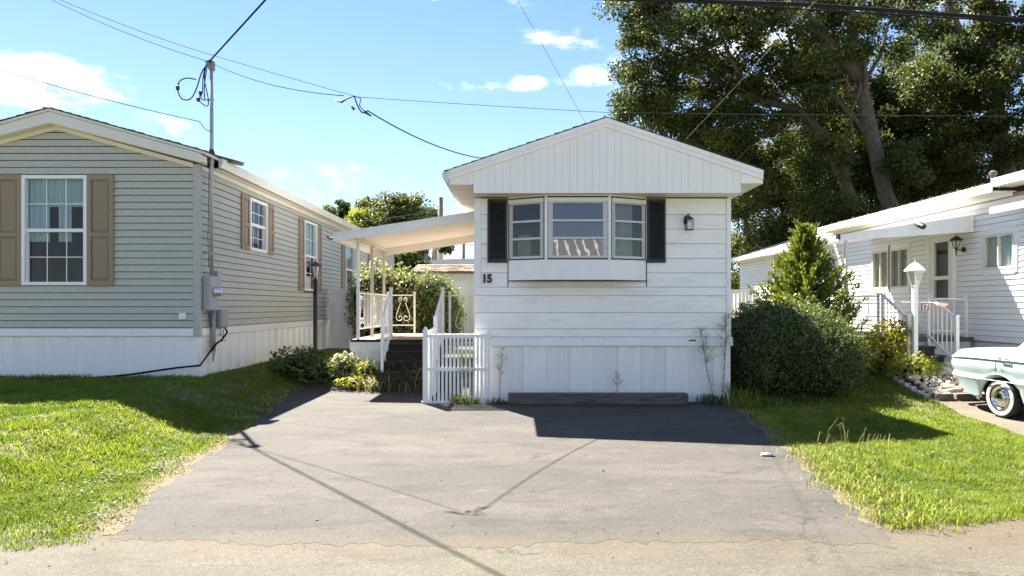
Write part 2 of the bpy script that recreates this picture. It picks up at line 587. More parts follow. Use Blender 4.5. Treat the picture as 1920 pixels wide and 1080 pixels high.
def asphalt_mat(name, c, c_pale, c_dark, crack=True, sand=None):
    m, nt, N, L = nodes_of(name)
    out = N('ShaderNodeOutputMaterial')
    p = N('ShaderNodeBsdfPrincipled')
    p.inputs['Roughness'].default_value = 0.85
    p.inputs['Specular IOR Level'].default_value = 0.25
    L(p.outputs[0], out.inputs[0])
    g = N('ShaderNodeNewGeometry')

    def noise(scale, det=6, rough=0.6, src=None):
        n = N('ShaderNodeTexNoise')
        n.inputs['Scale'].default_value = scale
        n.inputs['Detail'].default_value = det
        n.inputs['Roughness'].default_value = rough
        L(src or g.outputs['Position'], n.inputs['Vector'])
        return n

    def ramp(src, a, b, ca, cb):
        r = N('ShaderNodeValToRGB')
        r.color_ramp.elements[0].position = a
        r.color_ramp.elements[1].position = b
        r.color_ramp.elements[0].color = (*ca, 1)
        r.color_ramp.elements[1].color = (*cb, 1)
        L(src, r.inputs['Fac'])
        return r.outputs['Color']

    def mix(fac, a, b, mode='MIX'):
        x = N('ShaderNodeMix')
        x.data_type = 'RGBA'
        x.blend_type = mode
        for k, val in (('Factor', fac), ('A', a), ('B', b)):
            if isinstance(val, (int, float)):
                x.inputs[k].default_value = val
            elif isinstance(val, tuple):
                x.inputs[k].default_value = (*val, 1)
            else:
                L(val, x.inputs[k])
        return x.outputs['Result']
    one, zero = (1, 1, 1), (0, 0, 0)
    mp = N('ShaderNodeMapping')
    mp.inputs['Scale'].default_value = (0.45, 1.0, 1.0)
    L(g.outputs['Position'], mp.inputs['Vector'])
    big = noise(0.9, 5, 0.55, mp.outputs[0])
    c1 = mix(ramp(big.outputs['Fac'], 0.42, 0.62, zero, (0.75, 0.75, 0.75)), c, c_pale)
    mid = noise(3.2, 8, 0.72, mp.outputs[0])
    c2 = mix(ramp(mid.outputs['Fac'], 0.50, 0.66, zero, (0.75, 0.75, 0.75)), c1, c_dark)
    scuff = noise(5.5, 10, 0.8, mp.outputs[0])
    c2 = mix(ramp(scuff.outputs['Fac'], 0.56, 0.68, zero, (0.7, 0.7, 0.7)), c2, tuple(min(1, x * 1.35) for x in c_pale))
    agg = noise(170, 2, 0.5)
    c3 = mix(1.0, c2, ramp(agg.outputs['Fac'], 0.3, 0.7, (0.55, 0.55, 0.55), (1.45, 1.44, 1.40)), 'MULTIPLY')
    spk = noise(48, 4, 0.7)
    c3 = mix(1.0, c3, ramp(spk.outputs['Fac'], 0.35, 0.68, (0.80, 0.80, 0.80), (1.22, 1.21, 1.19)), 'MULTIPLY')
    if sand is not None:
        # sandy grit gathered along the road edge, where the road meets the drive
        sep = N('ShaderNodeSeparateXYZ')
        L(g.outputs['Position'], sep.inputs[0])
        nn = noise(1.3, 8, 0.7)
        ad = N('ShaderNodeMath')
        ad.operation = 'MULTIPLY_ADD'
        L(nn.outputs['Fac'], ad.inputs[0])
        ad.inputs[1].default_value = 1.3
        L(sep.outputs['Y'], ad.inputs[2])
        c3 = mix(ramp(ad.outputs[0], 0.0, 1.0, one, one), c3, c3)
        mr = N('ShaderNodeMapRange')
        mr.inputs['From Min'].default_value = sand[1]
        mr.inputs['From Max'].default_value = sand[2]
        L(ad.outputs[0], mr.inputs['Value'])
        c3 = mix(mr.outputs[0], c3, mix(1.0, sand[0], ramp(agg.outputs['Fac'], 0.3, 0.7, (0.6, 0.6, 0.6), (1.35, 1.3, 1.25)), 'MULTIPLY'))
    if crack:
        wob = noise(2.2, 6, 0.7)
        dist = N('ShaderNodeVectorMath')
        dist.operation = 'MULTIPLY_ADD'
        L(wob.outputs['Color'], dist.inputs[0])
        dist.inputs[1].default_value = (0.55, 0.55, 0)
        L(g.outputs['Position'], dist.inputs[2])
        mp2 = N('ShaderNodeMapping')
        mp2.inputs['Scale'].default_value = (0.45, 1.0, 1.0)
        L(dist.outputs[0], mp2.inputs['Vector'])
        vo = N('ShaderNodeTexVoronoi')
        vo.feature = 'DISTANCE_TO_EDGE'
        vo.inputs['Scale'].default_value = 0.85
        L(mp2.outputs[0], vo.inputs['Vector'])
        gate = noise(1.1, 3, 0.5)
        cr = ramp(vo.outputs['Distance'], 0.003, 0.009, one, zero)
        gt = ramp(gate.outputs['Fac'], 0.53, 0.60, zero, (0.8, 0.8, 0.8))
        c3 = mix(mix(1.0, cr, gt, 'MULTIPLY'), c3, (0.03, 0.028, 0.025))
    L(c3, p.inputs['Base Color'])
    b = N('ShaderNodeBump')
    b.inputs['Strength'].default_value = 0.35
    b.inputs['Distance'].default_value = 0.006
    L(agg.outputs['Fac'], b.inputs['Height'])
    L(b.outputs[0], p.inputs['Normal'])
    MATS[name] = m
    return m


ASPHALT = asphalt_mat('old_asphalt', (0.057, 0.054, 0.050), (0.084, 0.078, 0.070), (0.037, 0.036, 0.034), True, ((0.085, 0.073, 0.054), 5.35, 4.98))
ROAD = asphalt_mat('sandy_road', (0.083, 0.075, 0.059), (0.102, 0.092, 0.072), (0.061, 0.055, 0.043), True, ((0.092, 0.074, 0.050), 4.9, 5.5))
SOIL = M('lawn_soil', (0.085, 0.085, 0.026), 0.95, 0.45, 6, 0.6, 80, dirt=(0.24, 0.19, 0.11), dirt_amt=0.7, dscale=3)
SANDY = M('dry_edge_dirt', (0.125, 0.098, 0.058), 0.95, 0.35, 9, 0.6, 120, dirt=(0.045, 0.040, 0.022), dirt_amt=0.9, dscale=9)

# ------------------------------------------------------------------ ground
LEFT_E = [(4.3, -2.6), (4.55, -2.68), (4.8, -2.80), (6.1, -3.05), (8.25, -3.33), (11.6, -3.85), (13.0, -3.95)]
RIGHT_E = [(4.3, 2.45), (4.7, 2.5), (6.0, 2.68), (7.1, 2.86), (10.5, 3.32), (13.0, 3.4)]
ROAD_E = [(-60, 3.2), (-10, 4.0), (-3.2, 4.26), (-2.6, 4.5), (2.5, 4.62), (4.0, 5.0), (5.0, 5.3), (9.0, 5.9), (60, 9)]


def interp(tab, v):
    a = np.array(tab)
    return np.interp(v, a[:, 0], a[:, 1])


def wob(v, k=0.0):
    return 0.035 * np.sin(v * 5.1 + k) + 0.022 * np.sin(v * 12.7 + 2 * k) + 0.013 * np.sin(v * 29 + 3 * k)


def left_edge(y):
    return interp(LEFT_E, y) + wob(y, 1.0)


def right_edge(y):
    return interp(RIGHT_E, y) + wob(y, 2.3)


def road_edge(x):
    return interp(ROAD_E, x) + 0.6 * wob(x, 0.4)


def sheet(name, mat, xs, ys, zf, label, cat=None, kind='structure', warp=None):
    X, Y = np.meshgrid(xs, ys)
    if warp is not None:
        X, Y = warp(X, Y)
    Z = zf(X, Y)
    v = np.stack([X, Y, Z], -1).reshape(-1, 3)
    nx, ny = X.shape[1], X.shape[0]
    idx = np.arange(nx * ny).reshape(ny, nx)
    f = np.stack([idx[:-1, :-1], idx[:-1, 1:], idx[1:, 1:], idx[1:, :-1]], -1).reshape(-1, 4)
    me = bpy.data.meshes.new(name)
    me.from_pydata(v.tolist(), [], f.tolist())
    me.polygons.foreach_set('use_smooth', [True] * len(me.polygons))
    o = link(name, me, mat)
    tag(o, label, cat, None, kind)
    return o


fx = np.concatenate([[-900, -300, -120, -60, -35, -22], np.arange(-14, 14.01, 0.2), [18, 25, 40, 80, 200, 900]])
fy = np.concatenate([[-900, -300, -100, -40, -20, -8, -2], np.arange(2, 22.01, 0.2), [26, 32, 45, 70, 120, 300, 900]])
sheet('ground', SOIL, fx, fy, lambda x, y: terrain(x, y), 'green brown earth under the lawns and gardens', 'ground')


def road_warp(X, Y):
    e = road_edge(X)
    return X, -3.5 + (e + 0.35 + 3.5) * Y


sheet('road', ROAD, np.concatenate([[-60, -30], np.arange(-14, 14.01, 0.1), [30, 60]]), np.linspace(0, 1, 40), road_warp and (lambda x, y: terrain(x, y) + 0.008), 'sandy worn road surface along the bottom of the picture', 'road', warp=road_warp)


def drive_warp(U, Y):
    t = (Y - 4.42) / 8.1
    end = 12.52 + 0.06 * np.sin(U * 17) + 0.03 * np.sin(U * 41)
    st = 4.46 + 0.05 * np.sin(U * 9 + 1) + 0.03 * np.sin(U * 23) + 0.022 * np.sin(U * 61 + 2 * np.sin(U * 19)) + 0.02 * np.sin(U * 133 + 3 * np.sin(U * 37)) + 0.012 * np.sin(U * 290)
    Yn = st + t * (end - st)
    l, r = left_edge(Yn), right_edge(Yn)
    r = np.where(Yn > 10.72, np.minimum(r, 3.3), r)
    return l + U * (r - l), Yn


sheet('driveway', ASPHALT, np.linspace(0, 1, 320), np.linspace(4.42, 12.52, 140), lambda x, y: terrain(x, y) + 0.0095 + 0.005 * S((y - 4.6) / 0.6), 'grey cracked asphalt driveway in front of the white home', 'driveway', warp=drive_warp)


# dry dirt strips beside the driveway
def strip_l(U, Y):
    return left_edge(Y) + 0.05 - U * (0.30 + 0.12 * np.sin(Y * 3.1) + 0.08 * np.sin(Y * 7.7)) * np.clip((9.0 - Y) / 1.5, 0.12, 1) * np.clip((Y - 4.5) / 0.5, 0.2, 1), Y


sheet('dirt_edge_left', SANDY, np.linspace(0, 1, 5), np.linspace(4.62, 12.2, 120), lambda x, y: terrain(x, y) + 0.012, 'dry sandy dirt strip along the left edge of the driveway', 'dirt', warp=strip_l)


def strip_r(U, Y):
    return right_edge(Y) - 0.05 + U * (0.22 + 0.10 * np.sin(Y * 3.7 + 1) + 0.05 * np.sin(Y * 8.9)) * np.clip((Y - 4.6) / 0.6, 0.2, 1), Y


sheet('dirt_edge_right', SANDY, np.linspace(0, 1, 5), np.linspace(4.75, 10.3, 100), lambda x, y: terrain(x, y) + 0.013, 'dry sandy dirt strip along the right edge of the driveway', 'dirt', warp=strip_r)


def park_warp(U, Y):
    l = np.interp(Y, [5.6, 8.4, 9.3, 10.95], [6.0, 6.27, 6.52, 6.72]) + 0.6 * wob(Y, 4)
    return l + U * (10.4 - l), Y


sheet('neighbour_driveway', asphalt_mat('tan_asphalt', (0.125, 0.11, 0.085), (0.15, 0.135, 0.105), (0.09, 0.08, 0.067), False), np.linspace(0, 1, 20), np.linspace(5.6, 11.0, 40), lambda x, y: terrain(x, y) + 0.018, 'tan neighbouring driveway under the pale green car', 'driveway', warp=park_warp)


# ------------------------------------------------------------------ grass
def on_lawn(x, y):
    left = (x < left_edge(y) - 0.02) & (y < 12.6) | ((x < -3.3) & (y >= 12.6))
    right = (x > right_edge(y) + 0.03)
    ok = (left | right) & (y > road_edge(x) + 0.02)
    park = np.interp(y, [5.6, 8.4, 9.3, 10.95, 13.3], [6.0, 6.27, 6.52, 6.72, 6.8])
    ok &= ~((x > park) & (y > 5.6))
    ok &= ~((x > -9.9) & (x < -5.12) & (y > 11.1))         # under the sage home
    ok &= ~((x > -0.7) & (x < 3.5) & (y > 10.98))
    return ok


_W = rng.uniform(-1, 1, (14, 2))
_PH = rng.uniform(0, 6.28, 14)


def patch(x, y, k):
    """smooth random field, about -1..1, with features of size 1/k metres"""
    return sum(np.sin((x * w[0] + y * w[1]) * 6.28 * k + p + 1.7 * np.sin((y * w[0] - x * w[1]) * 4 * k + 2 * p)) for w, p in zip(_W, _PH)) / 4.2


def blades(n, x0, x1, y0, y1, h0, h1, w, segs, dens_pow=1.0, edge_drop=True):
    x = rng.uniform(x0, x1, n)
    y = y0 + (y1 - y0) * rng.random(n) ** dens_pow
    k = on_lawn(x, y)
    x, y = x[k], y[k]
    dl = left_edge(y) - x
    dr = x - right_edge(y)
    d = np.where(x < 0, dl, dr)
    # thin out over the dirt strip at the drive edges and the road edge
    lim = np.where(x < 0, np.clip((9.0 - y) / 1.5, 0.12, 1) * (0.26 + 0.12 * np.sin(y * 3.1) + 0.08 * np.sin(y * 7.7)), 0.16 + 0.10 * np.sin(y * 3.7 + 1))
    dd = np.minimum(d / np.maximum(lim, 0.03), (y - road_edge(x)) / 0.14)
    keep = rng.random(len(x)) < np.clip(dd - 0.25, 0.02, 1)
    # bare patches
    pat = patch(x, y, 1.6)
    keep &= rng.random(len(x)) < np.clip(0.95 - 0.5 * pat, 0.25, 1)
    x, y, d = x[keep], y[keep], d[keep]
    n = len(x)
    z = terrain(x, y)
    hgt = rng.uniform(h0, h1, n)
    clump = 0.75 + 0.5 * (0.5 + 0.5 * np.sin(x * 9 + 3 * np.sin(y * 5)) * np.sin(y * 11 + 2 * np.sin(x * 6)))
    hgt *= clump * (1 + 0.3 * patch(x + 3, y, 2.4))
    shag = (x > 0) & (d < 0.9) & (y < 10.6)
    hgt = np.where(shag, hgt * (1 + 0.8 * rng.random(n) ** 2 * np.clip(1 - d / 0.9, 0, 1) * (0.6 + 0.6 * np.sin(y * 2.2 + 0.6))), hgt)
    fr = (y - road_edge(x)) < 0.35
    hgt = np.where(fr & (x > 0), hgt * 1.35, hgt)
    a = rng.uniform(0, 2 * np.pi, n)
    lean = rng.uniform(0.15, 1.05, n) * hgt
    dx, dy = np.cos(a), np.sin(a)
    wx, wy = -dy * w * 0.5, dx * w * 0.5
    b = np.stack([x, y, z], -1)
    W = np.stack([wx, wy, np.zeros(n)], -1)
    tip = b + np.stack([dx * lean, dy * lean, hgt], -1)
    tone = 0.48 + 0.24 * patch(x, y, 0.45) + 0.22 * patch(y, x, 2.1) + 0.10 * patch(x, -y, 6)
    var = np.clip(0.45 * rng.random(n) + 0.55 * tone, 0, 1)
    dry = rng.random(n) < np.clip(0.04 + 0.30 * (1 - d / 0.35) + 0.10 * patch(x, y + 5, 1.1), 0.02, 0.4)
    var = np.where(dry, 0.9 + 0.1 * rng.random(n), var * 0.82)
    if segs == 1:
        return np.stack([b - W, b + W, tip], 1), var
    mid = b + np.stack([dx * lean * 0.35, dy * lean * 0.35, hgt * 0.62], -1)
    q = np.stack([b - W, b + W, mid + W * 0.75, mid - W * 0.75], 1)
    t = np.stack([mid - W * 0.75, mid + W * 0.75, tip], 1)
    return q, t, var


def grass_mat():
    m, nt, N, L = nodes_of('grass_blade')
    out = N('ShaderNodeOutputMaterial')
    a = N('ShaderNodeAttribute')
    a.attribute_name = 'var'
    r = N('ShaderNodeValToRGB')
    cr = r.color_ramp
    cr.elements[0].color = (0.045, 0.086, 0.011, 1)
    cr.elements[1].color = (0.34, 0.28, 0.12, 1)
    e = cr.elements.new(0.45)
    e.color = (0.130, 0.176, 0.018, 1)
    e = cr.elements.new(0.80)
    e.color = (0.228, 0.245, 0.040, 1)
    L(a.outputs['Fac'], r.inputs['Fac'])
    p = N('ShaderNodeBsdfPrincipled')
    p.inputs['Roughness'].default_value = 0.55
    p.inputs['Specular IOR Level'].default_value = 0.3
    L(r.outputs['Color'], p.inputs['Base Color'])
    t = N('ShaderNodeBsdfTranslucent')
    hs = N('ShaderNodeHueSaturation')
    hs.inputs['Value'].default_value = 1.9
    hs.inputs['Saturation'].default_value = 1.05
    L(r.outputs['Color'], hs.inputs['Color'])
    L(hs.outputs[0], t.inputs['Color'])
    mx = N('ShaderNodeMixShader')
    mx.inputs[0].default_value = 0.45
    L(p.outputs[0], mx.inputs[1])
    L(t.outputs[0], mx.inputs[2])
    L(mx.outputs[0], out.inputs[0])
    MATS['grass'] = m
    return m


GRASS = grass_mat()


def lawn(name, label, x0, x1, yn, counts):
    qs, ts, vq, vt = [], [], [], []
    (n1, n2, n3) = counts
    q, t, v = blades(n1, x0, x1, yn, 6.2, 0.018, 0.048, 0.0052, 2)
    qs.append(q); ts.append(t); vq.append(v); vt.append(v)
    t2, v2 = blades(n2, x0, x1, 6.0, 9.2, 0.022, 0.055, 0.0085, 1)
    ts.append(t2); vt.append(v2)
    t3, v3 = blades(n3, x0 - (1.5 if x0 < 0 else 0), x1, 9.0, 17.5, 0.035, 0.07, 0.016, 1)
    ts.append(t3); vt.append(v3)
    T = np.concatenate(ts)
    VT = np.concatenate(vt)
    Q = np.concatenate(qs)
    VQ = np.concatenate(vq)
    # one mesh of triangles: split the quads
    A = np.concatenate([Q[:, [0, 1, 2]], Q[:, [0, 2, 3]], T])
    V = np.concatenate([VQ, VQ, VT])
    o = fast_mesh(name, A, 3, GRASS, V)
    tag(o, label, 'grass', None, 'stuff')


lawn('lawn_grass', 'bright mown lawn grass left of the driveway before the sage home', -9.0, -2.5, 4.1, (190000, 150000, 90000))
lawn('lawn_grass', 'bright shaggy lawn grass right of the driveway towards the car', 2.4, 6.8, 4.5, (150000, 120000, 60000))


# ------------------------------------------------------------------ building blocks
class Frame:
    """a wall plane: origin o, direction d along it, outward normal n (horizontal)"""

    def __init__(self, o, d, n):
        self.o, self.d, self.n = Vector(o), Vector(d).normalized(), Vector(n).normalized()

    def P(self, u, k, z):
        return self.o + self.d * u + self.n * k + Vector((0, 0, z))

    def box(self, mb, u0, u1, k0, k1, z0, z1):
        mb.obox(self.o, self.d, self.n, u0, u1, k0, k1, z0, z1)
        return mb


def lap(fr, parent, name, mat, a0, b0, a1, b1, z0, z1, lo=0.016, hi=0.003, gap=0.007):
    """one clapboard from z0 (ends a0, b0) to z1 (ends a1, b1), leaning out at the bottom"""
    P = fr.P
    z0 += gap
    mb = MB()
    mb.hexa([P(a0, 0, z0), P(b0, 0, z0), P(b0, lo, z0), P(a0, lo, z0), P(a1, 0, z1), P(b1, 0, z1), P(b1, hi, z1), P(a1, hi, z1)])
    return mb.build(name, mat, parent)


def spans(u0, u1, holes):
    out = [(u0, u1)]
    for a, b in holes:
        nxt = []
        for s, e in out:
            if b <= s or a >= e:
                nxt.append((s, e))
            else:
                if a > s + 0.02:
                    nxt.append((s, a))
                if b < e - 0.02:
                    nxt.append((b, e))
        out = nxt
    return out


def siding(fr, parent, mat, zs, u0, u1, holes=(), clip=None, lo=0.016, name='siding_board', gap=0.007):
    """courses between successive heights zs; holes are (u0, u1, z0, z1)"""
    for z0, z1 in zip(zs[:-1], zs[1:]):
        hs = [(h[0], h[1]) for h in holes if min(z1, h[3]) - max(z0, h[2]) > 0.35 * (z1 - z0)]
        lo0, hi0, lo1, hi1 = u0, u1, u0, u1
        if clip:
            lo0, hi0 = max(u0, clip(z0)[0]), min(u1, clip(z0)[1])
            lo1, hi1 = max(u0, clip(z1)[0]), min(u1, clip(z1)[1])
            if hi0 - lo0 < 0.05:
                continue
            if hi1 < lo1:
                lo1 = hi1 = (lo0 + hi0) / 2
        for s, e in spans(lo0, hi0, hs):
            s1 = lo1 if s == lo0 else s
            e1 = hi1 if e == hi0 else e
            lap(fr, parent, name, mat, s, e, s1, e1, z0, z1, lo, gap=gap)


def wall_mesh(fr, u0, u1, z0, z1, holes, k0=-0.10, k1=-0.002):
    us = sorted({u0, u1, *[h[0] for h in holes], *[h[1] for h in holes]})
    zs = sorted({z0, z1, *[h[2] for h in holes], *[h[3] for h in holes]})
    mb = MB()
    for a, b in zip(us[:-1], us[1:]):
        for c, d in zip(zs[:-1], zs[1:]):
            if a < u0 - 1e-6 or b > u1 + 1e-6 or c < z0 - 1e-6 or d > z1 + 1e-6:
                continue
            um, zm = (a + b) / 2, (c + d) / 2
            if any(h[0] < um < h[1] and h[2] < zm < h[3] for h in holes):
                continue
            fr.box(mb, a, b, k0, k1, c, d)
    return mb


def hung_window(fr, parent, u0, u1, z0, z1, cols=3, rows=2, split=0.5, curtain=None, frame_mat=None, sill=True):
    """double-hung window: frame (part) with panes, muntins and a curtain as sub-parts"""
    fm = frame_mat or VINYL
    w = 0.055
    zm = z0 + (z1 - z0) * split
    mb = MB()
    fr.box(mb, u0, u0 + w, -0.06, 0.045, z0, z1)
    fr.box(mb, u1 - w, u1, -0.06, 0.045, z0, z1)
    fr.box(mb, u0 + w, u1 - w, -0.06, 0.043, z1 - w, z1)
    fr.box(mb, u0 + w, u1 - w, -0.06, 0.043, z0, z0 + w)
    fr.box(mb, u0 + w, u1 - w, -0.05, 0.02, zm - 0.028, zm + 0.028)
    # lower sash stiles sit further in
    fr.box(mb, u0 + w, u0 + w + 0.022, -0.05, -0.012, z0 + w, zm - 0.028)
    fr.box(mb, u1 - w - 0.022, u1 - w, -0.05, -0.012, z0 + w, zm - 0.028)
    win = mb.build('window', fm, parent)
    for a, b, k in ((z0 + w, zm - 0.028, -0.035), (zm + 0.028, z1 - w, -0.02)):
        g = MB()
        fr.box(g, u0 + w, u1 - w, k - 0.003, k, a, b)
        g.build('pane', GLASS, win)
        mu = MB()
        for i in range(1, cols):
            x = u0 + w + (u1 - u0 - 2 * w) * i / cols
            fr.box(mu, x - 0.007, x + 0.007, k + 0.001, k + 0.006, a, b)
        for i in range(1, rows):
            z = a + (b - a) * i / rows
            fr.box(mu, u0 + w, u1 - w, k + 0.0015, k + 0.0055, z - 0.007, z + 0.007)
        if cols > 1 or rows > 1:
            mu.build('muntin', fm, win)
    if curtain:
        for (a, b, c0, c1, m) in curtain:
            pleat(fr, win, u0 + (u1 - u0) * a, u0 + (u1 - u0) * b, z0 + (z1 - z0) * c0, z0 + (z1 - z0) * c1, m)
    return win


def pleat(fr, parent, u0, u1, z0, z1, mat, k=-0.075, amp=0.02, waves=None):
    n = 28
    waves = waves or max(2, int((u1 - u0) / 0.09))
    mb = MB()
    pts = [(u0 + (u1 - u0) * i / n, k + amp * math.sin(2 * math.pi * waves * i / n)) for i in range(n + 1)]
    for i in range(n):
        b = len(mb.v)
        (a, ka), (c, kc) = pts[i], pts[i + 1]
        mb.v += [tuple(fr.P(a, ka, z0)), tuple(fr.P(c, kc, z0)), tuple(fr.P(c, kc, z1)), tuple(fr.P(a, ka, z1))]
        mb.f.append((b, b + 1, b + 2, b + 3))
    return mb.build('curtain', mat, parent, smooth=True)


def panel_shutter(fr, parent, u0, u1, z0, z1, mats=None):
    m0, m1 = mats or (TAUPE, TAUPE_D)
    mb = MB()
    w, zm = 0.065 if u1 - u0 > 0.3 else 0.05, z0 + (z1 - z0) * 0.46
    fr.box(mb, u0, u0 + w, 0.0165, 0.045, z0, z1)
    fr.box(mb, u1 - w, u1, 0.0165, 0.045, z0, z1)
    for a, b in ((z0, z0 + w * 1.3), (zm - w * .5, zm + w * .5), (z1 - w * 1.3, z1)):
        fr.box(mb, u0 + w, u1 - w, 0.0165, 0.0445, a, b)
    s = mb.build('shutter', m0, parent)
    for a, b in ((z0 + w * 1.3, zm - w * .5), (zm + w * .5, z1 - w * 1.3)):
        q = MB()
        e = 0.018
        P = fr.P
        ua, ub, g = u0 + w, u1 - w, 0.004
        # raised field with a sloped border
        q.hexa([P(ua, 0.0165, a), P(ub, 0.0165, a), P(ub, 0.0165, b), P(ua, 0.0165, b), P(ua + g, 0.028, a + g), P(ub - g, 0.028, a + g), P(ub - g, 0.028, b - g), P(ua + g, 0.028, b - g)])
        q.hexa([P(ua + e, 0.0275, a + e), P(ub - e, 0.0275, a + e), P(ub - e, 0.0275, b - e), P(ua + e, 0.0275, b - e), P(ua + 2 * e, 0.040, a + 2 * e), P(ub - 2 * e, 0.040, a + 2 * e), P(ub - 2 * e, 0.040, b - 2 * e), P(ua + 2 * e, 0.040, b - 2 * e)])
        q.build('panel', m1, s)
    return s


def rib_panel_mesh(w, h, name, flat=0.45):
    """skirting panel w wide, h high; faces -Y, origin at its lower left front; ribs pressed into it"""
    prof = [(0, 0.0), (w * flat, 0.0), (w * (flat + .03), 0.012), (w * (flat + .16), 0.012), (w * (flat + .19), 0.003), (w * (flat + .22), 0.003), (w * (flat + .25), 0.012), (w * (flat + .36), 0.012), (w * (flat + .39), 0.002), (w * 0.988, 0.002), (w * 0.992, 0.0045), (w, 0.0045)]
    mb = MB()
    n = len(prof)
    for z in (0, h):
        for (u, k) in prof:
            mb.v.append((u, k, z))
    for i in range(n - 1):
        mb.f.append((i, i + 1, n + i + 1, n + i))
    # back face gives the sheet thickness
    b = len(mb.v)
    mb.v += [(0, 0.02, 0), (w, 0.02, 0), (w, 0.02, h), (0, 0.02, h)]
    mb.f += [(b, b + 3, b + 2, b + 1), (0, b, b + 1, n - 1), (n, 2 * n - 1, b + 2, b + 3)]
    me = bpy.data.meshes.new(name)
    me.from_pydata(mb.v, [], mb.f)
    return me


def gable_slabs(parent, xl, xp, xr, zl, zp, zr, y0, y1, t=0.06, mat=None, sh=None, course=0.15):
    """two roof slopes with overlapping shingle courses; zl, zp, zr are the deck's TOP"""
    mb = MB()
    mb.prism([(xl, y0, zl), (xp, y0, zp), (xp, y0, zp - t), (xl, y0, zl - t)], (0, y1 - y0, 0))
    mb.prism([(xp, y0, zp), (xr, y0, zr), (xr, y0, zr - t), (xp, y0, zp - t)], (0, y1 - y0, 0))
    roof = mb.build('roof', mat or WHITE_OLD, parent)
    s = MB()
    for (xa, za, sg) in ((xl, zl, 1), (xr, zr, -1)):
        dx, dz = xp - xa, zp - za
        ln = math.hypot(dx, dz)
        ux, uz = dx / ln, dz / ln
        nx, nz = -uz * sg, ux * sg
        k = int(ln / course)
        for i in range(k + 1):
            a, b = i * course - 0.02, min((i + 1.35) * course, ln + 0.004)
            r0, r1 = 0.022 + random.uniform(-.003, .006), 0.006
            e0, e1 = random.uniform(0.012, 0.035), random.uniform(0.0, 0.02)
            P = lambda q, h: (xa + ux * q + nx * h, za + uz * q + nz * h)
            pts = [P(a, 0.003), P(b, 0.002), P(b, r1), P(a, r0)]
            s.prism([(p[0], y0 - e0, p[1]) for p in pts], (0, y1 - y0 + e0 + e1, 0))
    o = s.build('shingles', sh or SHINGLE, roof)
    o['kind'] = 'stuff'
    return roof


# ================================================================== HOME 15 (white)
W15L, W15R, Y15 = -0.66, 3.46, 11.03
h15 = thing('mobile_home', 'white single-wide home numbered 15 with a bay window and gabled roof', 'mobile home', (1.4, Y15, 0))
f15 = Frame((0, Y15, 0), (1, 0, 0), (0, -1, 0))
BAY = (-0.12, 2.10, 1.97, 3.28)
Y15B = 28.5
# shell
wm = wall_mesh(f15, W15L + 0.02, W15R - 0.02, 0.935, 3.30, [BAY])
wm.box(W15L, W15L + 0.08, Y15 + 0.1, Y15B, 0.05, 3.32)
wm.box(W15R - 0.08, W15R, Y15 + 0.1, Y15B, 0.05, 3.32)
wm.box(W15L + .08, W15R - .08, Y15 + 0.1, Y15B, 0.86, 0.90)
wm.box(W15L + .08, W15R - .08, Y15 + 0.1, Y15B, 3.31, 3.36)
wm.box(W15L + .08, W15R - .08, 15.2, 15.3, 0.9, 3.31)
wm.build('wall', M('inner_wall', (0.22, 0.16, 0.11), 0.8, 0.15, 2), h15)
ow = MB()
ow.box(W15L - 0.012, W15L - 0.001, Y15 + 0.1, Y15B, 0.05, 3.34)
ow.box(W15R + 0.001, W15R + 0.012, Y15 + 0.1, Y15B, 0.05, 3.34)
ow.build('side_cladding', BOARD15, h15)
# door onto the porch, in the left wall
fD = Frame((W15L - 0.012, 0, 0), (0, 1, 0), (-1, 0, 0))
db = MB()
fD.box(db, 14.3, 15.15, 0.002, 0.03, 0.93, 2.93)
dd = db.build('side_door', WHITE_OLD, h15)
dg_ = MB()
fD.box(dg_, 14.48, 14.97, 0.031, 0.034, 1.95, 2.75)
dg_.build('pane', M('door_glass_dark', (0.03, 0.035, 0.04), 0.08), dd)
dk = MB().lathe([(0.012, 0.0), (0.012, 0.03), (0.028, 0.04), (0.02, 0.065)], (W15L - 0.042, 14.40, 1.9), 10, 'x')
for q_ in range(len(dk.v)):
    dk.v[q_] = (2 * (W15L - 0.042) - dk.v[q_][0], dk.v[q_][1], dk.v[q_][2])
dk.build('handle', ALU, dd, True)
dt_ = MB()
fD.box(dt_, 14.22, 14.298, 0.002, 0.04, 0.93, 3.0)
fD.box(dt_, 15.152, 15.23, 0.002, 0.04, 0.93, 3.0)
fD.box(dt_, 14.298, 15.152, 0.002, 0.039, 2.932, 3.0)
dt_.build('door_casing', WHITE, h15)
# clapboards
UP = [1.865, 2.094, 2.327, 2.564, 2.80, 3.034, 3.30]
siding(f15, h15, BOARD15, UP, W15L + 0.10, W15R - 0.06, [BAY], lo=0.013)
siding(f15, h15, BOARD15, [1.06, 1.19, 1.45, 1.724, 1.865], W15L, W15R - 0.06, lo=0.013)
lap(f15, h15, 'siding_board', BOARD15, -0.12, 2.10, -0.12, 2.10, 1.865, 1.968, 0.013)
MB().box(W15L - 0.012, W15L + 0.098, Y15 - 0.022, Y15 + 0.1, 1.866, 3.30).build('corner_board', WHITE, h15)
MB().box(W15R - 0.058, W15R + 0.012, Y15 - 0.022, Y15 + 0.1, 1.065, 3.30).build('corner_board', WHITE, h15)
# belt trim above the skirt
tb = MB()
tb.prism([(W15L, Y15 - 0.004, 1.062), (W15L, Y15 - 0.035, 1.045), (W15L, Y15 - 0.048, 0.925), (W15L, Y15 - 0.004, 0.92)], (W15R - W15L + 0.035, 0, 0))
tb.build('belt_trim', WHITE, h15)
for x in (0.34, 0.75, 1.09, 1.42):
    MB().lathe([(0.0, -0.0435), (0.008, -0.0425), (0.008, -0.03)], (x, Y15, 1.035), 6, 'y').build('screw', BLACK, h15)
